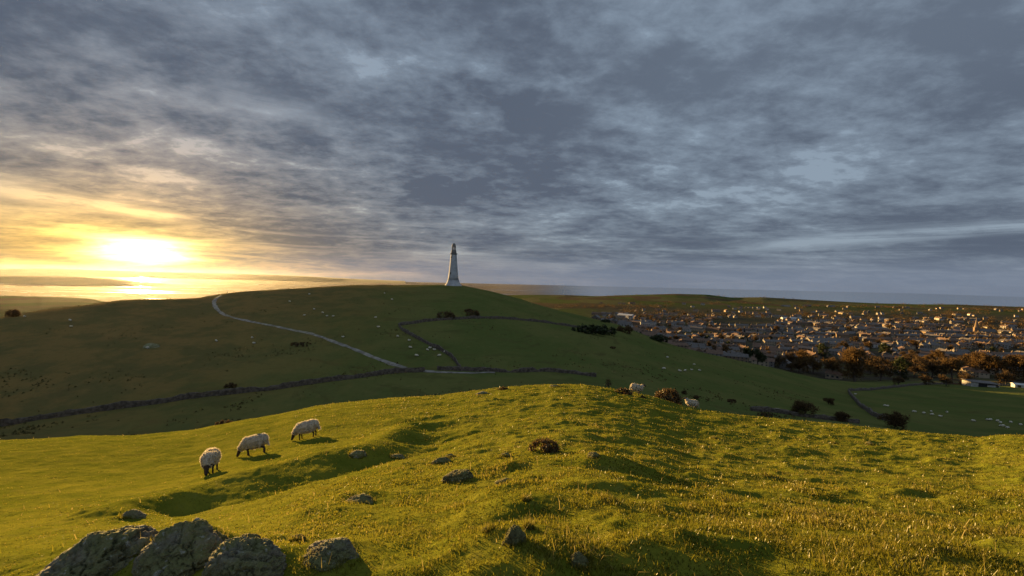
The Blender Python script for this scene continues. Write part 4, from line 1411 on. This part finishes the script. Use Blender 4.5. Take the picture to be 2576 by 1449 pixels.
def sheep_mesh(name, pose, voxel, seed=0, mark=0):
    """one continuous body facing +x; pose: graze, stand, lie"""
    bm = bmesh.new()
    dz = -.24 if pose == 'lie' else 0.0
    ell(bm, (0, 0, .60 + dz), (.50, .255, .265))
    ell(bm, (-.27, 0, .62 + dz), (.30, .265, .27))
    ell(bm, (.27, 0, .58 + dz), (.27, .235, .255))
    ell(bm, (0, 0, .50 + dz), (.36, .235, .22))
    dark = []

    def seg(a, b, ra, rb, d=True):
        capsule(bm, a, b, ra, rb)
        if d:
            dark.append((Vector(a), Vector(b), max(ra, rb)))
    r = random.Random(seed)
    for sy in (-1, 1):
        if pose == 'lie':
            seg((.30, .17 * sy, .18), (.46, .15 * sy, .05), .055, .035)
            seg((-.25, .22 * sy, .15), (-.05, .25 * sy, .05), .07, .035)
            continue
        j = r.uniform(-.10, .10)
        capsule(bm, (.28, .13 * sy, .46), (.28 + j * .3, .13 * sy, .34), .085, .065)
        seg((.28 + j * .3, .13 * sy, .36), (.29 + j * .8, .13 * sy, .20), .052, .038)
        seg((.29 + j * .8, .13 * sy, .20), (.28 + j, .13 * sy, .03), .036, .036)
        j = r.uniform(-.10, .10)
        capsule(bm, (-.32, .14 * sy, .50), (-.28 + j * .2, .15 * sy, .38), .12, .085)
        seg((-.30 + j * .3, .145 * sy, .37), (-.42 + j * .8, .14 * sy, .24), .062, .042)
        seg((-.42 + j * .8, .14 * sy, .24), (-.39 + j, .14 * sy, .03), .038, .036)
    if pose == 'graze':
        capsule(bm, (.40, 0, .56), (.60, 0, .36), .18, .12)
        h0, h1 = (.62, 0, .34), (.74, 0, .09)
    else:
        capsule(bm, (.38, 0, .66 + dz), (.56, 0, .88 + dz), .17, .115)
        h0, h1 = (.56, 0, .93 + dz), (.78, 0, .84 + dz)
    seg(h0, h1, .098, .056)
    hv = Vector(h1) - Vector(h0)
    for sy in (-1, 1):
        e0 = Vector(h0) + Vector((-.01, .07 * sy, .04 if pose != 'graze' else .05))
        seg(e0, e0 + Vector((-.03, .12 * sy, -.02)), .032, .018)
        seg(Vector(h0) + hv * .35 + Vector((0, .062 * sy, .035)), Vector(h0) + hv * .36 + Vector((0, .066 * sy, .036)), .02, .018)
    capsule(bm, (-.52, 0, .66 + dz), (-.60, 0, .36 + dz * .6), .055, .038)
    me = bpy.data.meshes.new('tmp')
    bm.to_mesh(me)
    bm.free()
    o = bpy.data.objects.new('tmp', me)
    col.objects.link(o)
    md = o.modifiers.new('r', 'REMESH'); md.mode = 'VOXEL'; md.voxel_size = voxel
    md = o.modifiers.new('s', 'SMOOTH'); md.iterations = 4; md.factor = .5
    dg = bpy.context.evaluated_depsgraph_get()
    ev = o.evaluated_get(dg)
    out = bpy.data.meshes.new_from_object(ev)
    bpy.data.objects.remove(o)
    bpy.data.meshes.remove(me)
    out.name = name
    co = np.zeros(len(out.vertices) * 3)
    out.vertices.foreach_get('co', co)
    co = co.reshape(-1, 3)
    no = np.zeros(len(out.vertices) * 3)
    out.vertices.foreach_get('normal', no)
    no = no.reshape(-1, 3)
    isdark = np.zeros(len(co), bool)
    for a, b, rr in dark:
        a, b = np.array(a), np.array(b)
        L = b - a
        t = np.clip(((co - a) @ L) / max(1e-6, L @ L), 0, 1)
        dd = np.linalg.norm(co - a - t[:, None] * L, axis=1)
        isdark |= dd < rr * 1.12
    wool = fbm(co[:, 0] * 9, co[:, 1] * 9, co[:, 2] * 9 + seed, 3, .6)
    co = co + no * (np.where(isdark, 0, .030 * wool + .012))[:, None]
    out.vertices.foreach_set('co', co.ravel())
    out.materials.clear()
    for m in ('wool', 'face', 'smit'):
        out.materials.append(M[m])
    mi = np.zeros(len(out.polygons), np.int32)
    for pl in out.polygons:
        vs = list(pl.vertices)
        if isdark[vs].mean() > .5:
            mi[pl.index] = 1
        elif mark:
            c = co[vs].mean(0)
            q = pnoise(c[0] * 9 + mark, c[1] * 9, c[2] * 9)
            if (c[0] - (.12 if mark == 1 else -.22)) ** 2 + ((c[1] + .05) * .8) ** 2 < (.14 + .08 * float(q)) ** 2 and c[2] > .70:
                mi[pl.index] = 2
    out.polygons.foreach_set('material_index', mi)
    out.polygons.foreach_set('use_smooth', np.ones(len(mi), bool))
    out.update()
    return out


def fleece_mesh(me, seed, n=5200):
    """ragged wool locks standing off the body"""
    r = np.random.default_rng(seed)
    P, N = [], []
    for pl in me.polygons:
        if pl.material_index == 0:
            P.append(pl.center[:]); N.append(pl.normal[:])
    P, N = np.array(P), np.array(N)
    k = r.integers(0, len(P), n)
    p = P[k] + r.normal(size=(n, 3)) * .006
    d = N[k] + r.normal(size=(n, 3)) * .55 + np.array([-.15, 0, -.35])
    d /= np.linalg.norm(d, axis=1)[:, None]
    e = np.cross(d, r.normal(size=(n, 3)))
    e /= np.linalg.norm(e, axis=1)[:, None]
    L = r.uniform(.025, .065, n)[:, None]
    v = np.stack([p - e * .012, p + e * .012, p + d * L], 1).reshape(-1, 3)
    o = mesh_from('fleece', v, np.arange(3 * n).reshape(-1, 3), [M['lock']], smooth=False)
    floatattr(o, 'tint', np.repeat(r.random(n), 3))
    return o


SH = {'g1': sheep_mesh('sheep', 'graze', .020, 1, 1), 'g2': sheep_mesh('sheep', 'graze', .020, 2, 2), 'g3': sheep_mesh('sheep', 'graze', .020, 5),
      's1': sheep_mesh('sheep', 'stand', .024, 3), 'l1': sheep_mesh('sheep', 'lie', .026, 4),
      'gf': sheep_mesh('sheep', 'graze', .045, 6), 'sf': sheep_mesh('sheep', 'stand', .045, 7), 'lf': sheep_mesh('sheep', 'lie', .045, 8)}


FL = {k: fleece_mesh(SH[k], i) for i, k in enumerate(('g1', 'g2', 'g3', 's1'))}


def base_normal(p, e=.9):
    if p.y > 60:
        e = 2.0
    hx = (float(height(p.x + e, p.y)) - float(height(p.x - e, p.y))) / (2 * e)
    hy = (float(height(p.x, p.y + e)) - float(height(p.x, p.y - e))) / (2 * e)
    return Vector((-hx, -hy, 1)).normalized()


def sheep(st, kind, heading, label, scale=1.0, ymin=.6, ymax=9000, group='sheep on the hills', follow=1.0):
    """heading: degrees, 0 = +x (right), 90 = away from the camera"""
    p = hit(st, ymin, ymax)
    n = base_normal(p).lerp(Vector((0, 0, 1)), 1 - follow).normalized()
    f = Vector((math.cos(R(heading)), math.sin(R(heading)), 0))
    f = (f - n * f.dot(n)).normalized()
    m = Matrix((f, n.cross(f), n)).transposed()
    o = link('sheep', SH[kind], loc=p - n * .02, rot=m.to_euler())
    o.scale = (scale,) * 3
    if kind in FL:
        link('fleece', FL[kind], o)
    return tag(o, label, 'sheep', group)


sheep(C4(1440, 487), 'g1', -62, 'grazing sheep nearest the camera, dark face toward us, lowest of the three', .80)
sheep(C4(1745, 360), 'g2', 188, 'middle of the three grazing sheep in sunlight, side on', .80)
sheep(C4(2105, 248), 'g3', 190, 'uppermost of the three grazing sheep in sunlight, side on', .80)
sheep(C3(55, 772), 's1', 5, 'white sheep standing on the crest left of the large gorse bush', .85, 30, 60)
sheep(C3(415, 862), 's1', 165, 'white sheep half hidden by the crest right of the large gorse bush', .74, 27.5, 60)
sheep(C3(968, 884), 'gf', 165, 'white sheep alone on the low wall left of the bare hawthorn', 1.15, 40)
hs = 'sheep on the hillside and the right field'
LAB = [
    (C2, 528, 553, 'sheep high on the hill, upper of two left of the monument'), (C2, 583, 600, 'sheep high on the hill, lower of two left of the monument'),
    (C2, 3, 673, 'sheep above the track, topmost of the scattered row on the upper hill'), (C2, 68, 700, 'faint sheep second down in the row above the track'),
    (C2, 100, 724, 'left one of two bright sheep close together above the track'), (C2, 146, 726, 'right one of two bright sheep close together above the track'),
    (C2, 462, 735, 'dim sheep uphill and left of the enclosure corner'), (C2, 483, 808, 'sheep just left of the enclosure corner'),
    (C2, 219, 881, 'sheep close above the track at its middle'), (C2, 627, 877, 'sheep nearest below the enclosure corner'),
    (C2, 712, 908, 'sheep below the descending wall, second down from the corner'), (C2, 720, 960, 'sheep lower left of the pair under the descending wall'),
    (C2, 848, 978, 'brightest sheep in the group under the descending wall'), (C2, 866, 960, 'tiny sheep just above the brightest one under the wall'),
    (C2, 898, 974, 'dim sheep right of the brightest one under the wall'), (C2, 979, 995, 'sheep touching the foot of the descending wall'),
    (C2, 766, 1022, 'lowest left sheep above the valley wall gap'), (C2, 935, 1021, 'lowest right sheep below the descending wall'),
    (C1, 2305, 560, 'sheep near the skyline above the track bend'), (C1, 2158, 614, 'sheep on the upper slope right of the track bend'),
    (C1, 2268, 718, 'dim brown-lit sheep left of the two bright ones'), (C1, 1880, 884, 'upper sheep of two left of the track on the lower slope'),
    (C1, 1893, 924, 'lower sheep of two left of the track on the lower slope'), (C1, 1612, 910, 'sun-edged sheep on the faint terrace left of the track'),
    (C1, 522, 756, 'upper sheep on the glowing left ridge'), (C1, 530, 802, 'lower sheep on the glowing left ridge'),
    (C1, 186, 730, 'sheep beside the round bush at the far left ridge'), (C1, 1100, 962, 'sheep in front of the pale slab on the left hillside'),
    (C3, 258, 533, 'sheep highest on the dark flank, apart from the group'), (C3, 235, 608, 'leftmost sheep of the group on the dark flank'),
    (C3, 337, 623, 'second sheep from left on the dark flank'), (C3, 373, 621, 'third sheep from left on the dark flank'),
    (C3, 415, 611, 'fourth dim sheep on the dark flank'), (C3, 466, 618, 'rightmost sheep of the group on the dark flank'),
    (C3, 432, 580, 'faint tiny sheep above the group on the dark flank'),
    (C3, 1690, 850, 'sheep above the dark thorn bush in the right field'), (C3, 1672, 847, 'dim sheep hard by the left of the one above the thorn bush'),
    (C3, 1480, 769, 'sheep at the wall corner of the right field'),
    (C3, 1864, 888, 'first sheep from left of the six-strong right field cluster'), (C3, 1926, 897, 'second sheep of the six-strong right field cluster'),
    (C3, 1973, 886, 'upper middle sheep of the six-strong right field cluster'), (C3, 1979, 906, 'lower middle sheep of the six-strong right field cluster'),
    (C3, 2033, 915, 'lowest right sheep of the six-strong right field cluster'), (C3, 2075, 888, 'farthest right sheep of the six-strong right field cluster'),
    (C3, 2248, 948, 'lone sheep between the two right field clusters'), (C3, 2336, 937, 'left sheep of the touching pair in the far right cluster'),
    (C3, 2358, 941, 'right sheep of the touching pair in the far right cluster'), (C3, 2405, 948, 'upper left sheep after the touching pair at far right'),
    (C3, 2424, 960, 'sheep in the middle of the far right cluster'), (C3, 2437, 983, 'lower left sheep of the far right cluster'),
    (C3, 2468, 988, 'lowest sheep of the far right cluster'), (C3, 2490, 953, 'bright sheep upper right in the far right cluster'),
    (C3, 2555, 973, 'sheep at the right edge of the right field')]
rs = random.Random(9)
for cr, a, b_, lab in LAB:
    sheep(cr(a, b_), rs.choice(('gf', 'gf', 'gf', 'sf', 'lf')), rs.choice((0, 180, 10, 170, 200, -20, 340, 150)) + rs.uniform(-15, 15), lab, rs.uniform(.85, 1.05), 62, 320, hs, .8)


# ---------------------------------------------------------------- walker on the skyline
def walker():
    p = hit(C1(1694, 556), 120, 400)
    J = {'pel': (0, 0, .95), 'spi': (0, 0, 1.2), 'che': (0, -.01, 1.4), 'nec': (0, 0, 1.52), 'hea': (.01, 0, 1.62), 'top': (.01, 0, 1.72),
         'shl': (0, .18, 1.42), 'ell': (-.02, .24, 1.15), 'wrl': (.06, .25, .92), 'shr': (0, -.18, 1.42), 'elr': (-.06, -.24, 1.15), 'wrr': (-.02, -.25, .92),
         'hil': (0, .09, .90), 'knl': (.10, .09, .50), 'anl': (.04, .09, .08), 'tol': (.18, .09, .03), 'hir': (0, -.09, .90), 'knr': (0, -.09, .48), 'anr': (-.16, -.09, .10), 'tor': (-.04, -.09, .03)}
    rad = {'pel': .15, 'spi': .14, 'che': .16, 'nec': .06, 'hea': .095, 'top': .075, 'shl': .075, 'shr': .075, 'ell': .05, 'elr': .05, 'wrl': .035, 'wrr': .035,
           'hil': .10, 'hir': .10, 'knl': .065, 'knr': .065, 'anl': .045, 'anr': .045, 'tol': .035, 'tor': .035}
    E = [('pel', 'spi'), ('spi', 'che'), ('che', 'nec'), ('nec', 'hea'), ('hea', 'top'), ('che', 'shl'), ('shl', 'ell'), ('ell', 'wrl'), ('che', 'shr'), ('shr', 'elr'), ('elr', 'wrr'),
         ('pel', 'hil'), ('hil', 'knl'), ('knl', 'anl'), ('anl', 'tol'), ('pel', 'hir'), ('hir', 'knr'), ('knr', 'anr'), ('anr', 'tor')]
    names = list(J)
    coords = [J[n] for n in names]
    radii = [rad[n] for n in names]
    edges = [(names.index(a), names.index(b)) for a, b in E]
    for sy, wr in ((1, 'wrl'), (-1, 'wrr')):                       # hands: a palm and five fingers each
        w = Vector(J[wr])
        palm = len(coords)
        coords.append(w + Vector((.02, 0, -.08))); radii.append(.03); edges.append((names.index(wr), palm))
        for k in range(5):
            off = Vector((-.03 + .018 * k, 0, 0))
            a = len(coords)
            L = (.055, .075, .08, .075, .06)[k]
            coords += [coords[palm] + off + Vector((0, 0, -.03)), coords[palm] + off + Vector((.01, -.015 * sy, -.03 - L))]
            radii += [.010, .008]
            edges += [(palm, a), (a, a + 1)]
    me = bpy.data.meshes.new('person')
    me.from_pydata([tuple(c) for c in coords], edges, [])
    o = link('person', me, loc=p, rot=(0, 0, R(150)))
    o.modifiers.new('skin', 'SKIN')
    for i, sv in enumerate(me.skin_vertices[0].data):
        sv.radius = (radii[i], radii[i])
        sv.use_root = i == 0
    md = o.modifiers.new('sub', 'SUBSURF'); md.levels = 1; md.render_levels = 1
    me.materials.append(M['coat'])
    b = MB(); b.lathe([(.02, 1.755), (.07, 1.735), (.105, 1.68), (.108, 1.62), (.09, 1.585)], 14)
    link('hair', b.mesh('hair', [M['hair']], True), o)
    tag(o, 'tiny dark walker silhouetted on the skyline at the top of the track', 'person')


walker()

rt = np.random.default_rng(77)
ty = np.exp(rt.uniform(math.log(72), math.log(285), 60000))
tx = rt.uniform(-1.45, .75, 60000) * ty
kp = fbm(tx * .035, ty * .035, 12.0, 3) + .7 * fbm(tx * .2, ty * .2, 3.0, 2) > rt.uniform(.25, 1.5, 60000)
tx, ty = tx[kp], ty[kp]
c_ = np.stack([tx, ty, height(tx, ty) + .10], -1)
nt_ = len(c_)
d_ = rt.normal(size=(nt_, 3)) * np.array([.5, .5, .25]); d_[:, 2] = np.abs(d_[:, 2])
a_ = rt.uniform(0, 6.283, nt_)
sd_ = np.stack([np.cos(a_), np.sin(a_), np.zeros(nt_)], -1) * rt.uniform(.15, .45, nt_)[:, None]
v = np.stack([c_ - sd_ - [0, 0, .15], c_ + sd_ - [0, 0, .15], c_ + d_ * .3 + np.array([0, 0, 1.0]) * rt.uniform(.08, .34, nt_)[:, None]], 1).reshape(-1, 3)
me = mesh_from('rough_grass', v, np.arange(3 * nt_).reshape(-1, 3), [M['rough']], smooth=False)
floatattr(me, 'tint', np.repeat(np.clip(rt.normal(.5, .25, nt_), 0, 1), 3))
tag(link('rough_grass', me), 'rough brown tussocks and rushes dotted over the shaded hillside', 'rough grass', kind='stuff')

# ---------------------------------------------------------------- grass on the camera's hill
def blades(n, y0, y1, seed, five, ring=False):
    r = np.random.default_rng(seed)
    y = np.exp(r.uniform(math.log(y0), math.log(y1), n))
    x = r.uniform(-1.62, 1.62, n) * y
    clump = fbm(x * 1.3, y * 1.3, 5.5, 3, .55)
    fine = fbm(x * 5.0, y * 5.0, 9.5, 2, .5)
    left = np.clip((x / y + .75) / .5, 0, 1)
    keep = r.random(n) < np.clip(.55 + .5 * clump + .5 * fine, .12, 1) * (.45 + .55 * left)
    for fx, fy, fr in FOOT:
        keep &= (x - fx) ** 2 + (y - fy) ** 2 > fr ** 2 * (.3 + .6 * r.random(n))
    x, y, clump, fine, left = (a[keep] for a in (x, y, clump, fine, left))
    n = len(x)
    if ring:
        k = r.integers(0, len(FOOT), n)
        ft = np.array(FOOT)[k]
        aa, rr_ = r.uniform(0, 6.283, n), r.uniform(.55, 1.3, n)
        x, y = ft[:, 0] + np.cos(aa) * rr_ * ft[:, 2], ft[:, 1] + np.sin(aa) * rr_ * ft[:, 2]
        clump, fine, left = np.full(n, .7), np.zeros(n), np.ones(n)
    z = height(x, y)
    L = (.022 + .034 * r.random(n) ** 1.5 + .045 * np.clip(clump, 0, 1) * r.random(n)) * (.55 + .45 * left) * np.clip((y / 7) ** .35, 1, 2)
    rough = np.clip(x / y * 1.1 + .35, 0, 1) * np.clip((9.5 - y) / 4, 0, 1) * (0 if ring else 1)
    L = L * (1 + .5 * rough * np.clip(.45 + clump, 0, 1.3))
    tall = r.random(n) < .004
    L = np.where(tall, L * 2.2 + .05, L)
    wd = .0032 * np.maximum(1, y / 3.0) * r.uniform(.7, 1.4, n)
    wd = np.where(tall, wd * .7, wd)
    a = r.uniform(0, 2 * math.pi, n)
    lean = r.uniform(.15, 1.0, n)
    lx, ly = np.cos(a), np.sin(a)
    sx, sy = -ly, lx
    tw = r.normal(0, .5, n)
    sx, sy = sx * np.cos(tw) - sy * np.sin(tw), sx * np.sin(tw) + sy * np.cos(tw)
    hx = np.stack([x, y, z - .01], -1)
    side = np.stack([sx, sy, np.zeros(n)], -1) * wd[:, None]
    tip = hx + np.stack([lx * L * lean, ly * L * lean, L * (1.05 - .45 * lean)], -1)
    tint = np.clip(.44 + .22 * clump + .10 * fbm(x * .35, y * .35, 2.0, 3) + r.normal(0, .20, n) + tall * .5 - .16 * rough * np.clip(.6 - clump, 0, 1), 0, 1)
    if five:
        mid = hx + np.stack([lx * L * lean * .35, ly * L * lean * .35, L * .62], -1)
        v = np.stack([hx - side, hx + side, mid + side * .75, mid - side * .75, tip], 1).reshape(-1, 3)
        i0 = np.arange(n) * 5
        return v, [np.stack([i0, i0 + 1, i0 + 2, i0 + 3], 1), np.stack([i0 + 3, i0 + 2, i0 + 4], 1)], np.repeat(tint, 5)
    v = np.stack([hx - side, hx + side, tip], 1).reshape(-1, 3)
    return v, [np.arange(3 * n).reshape(-1, 3)], np.repeat(tint, 3)


v1, f1, t1 = blades(330000, 1.5, 9, 1, True)
v2, f2, t2 = blades(330000, 9, 42, 2, False)
v3, f3, t3 = blades(48000, 2, 9, 3, False, True)
me = mesh_from('grass', np.concatenate([v1, v2, v3]), [f1[0], np.concatenate([f1[1], f2[0] + len(v1), f3[0] + len(v1) + len(v2)])], [M['grass']], smooth=False)
floatattr(me, 'tint', np.concatenate([t1, t2, t3]))
tag(link('grass', me), 'short olive turf grass and tussocks covering the near hill', 'grass', kind='stuff')

# ---------------------------------------------------------------- haze
b = MB(); b.box(-11000, 11000, -600, 11000, -129, 75)
hz = b.mesh('haze', [])
m = bpy.data.materials.new('haze')
m.use_nodes = True
w = NT(m.node_tree)
pv = w.n('ShaderNodeVolumePrincipled')
pv.inputs['Color'].default_value = (.93, .93, .95, 1)
pv.inputs['Density'].default_value = 2.6e-6
pv.inputs['Anisotropy'].default_value = .8
o = w.n('ShaderNodeOutputMaterial')
w.t.links.new(pv.outputs[0], o.inputs['Volume'])
hz.materials.append(m)
tag(link('haze', hz), 'pale evening haze lying over the valley and the bay', 'haze', kind='stuff')
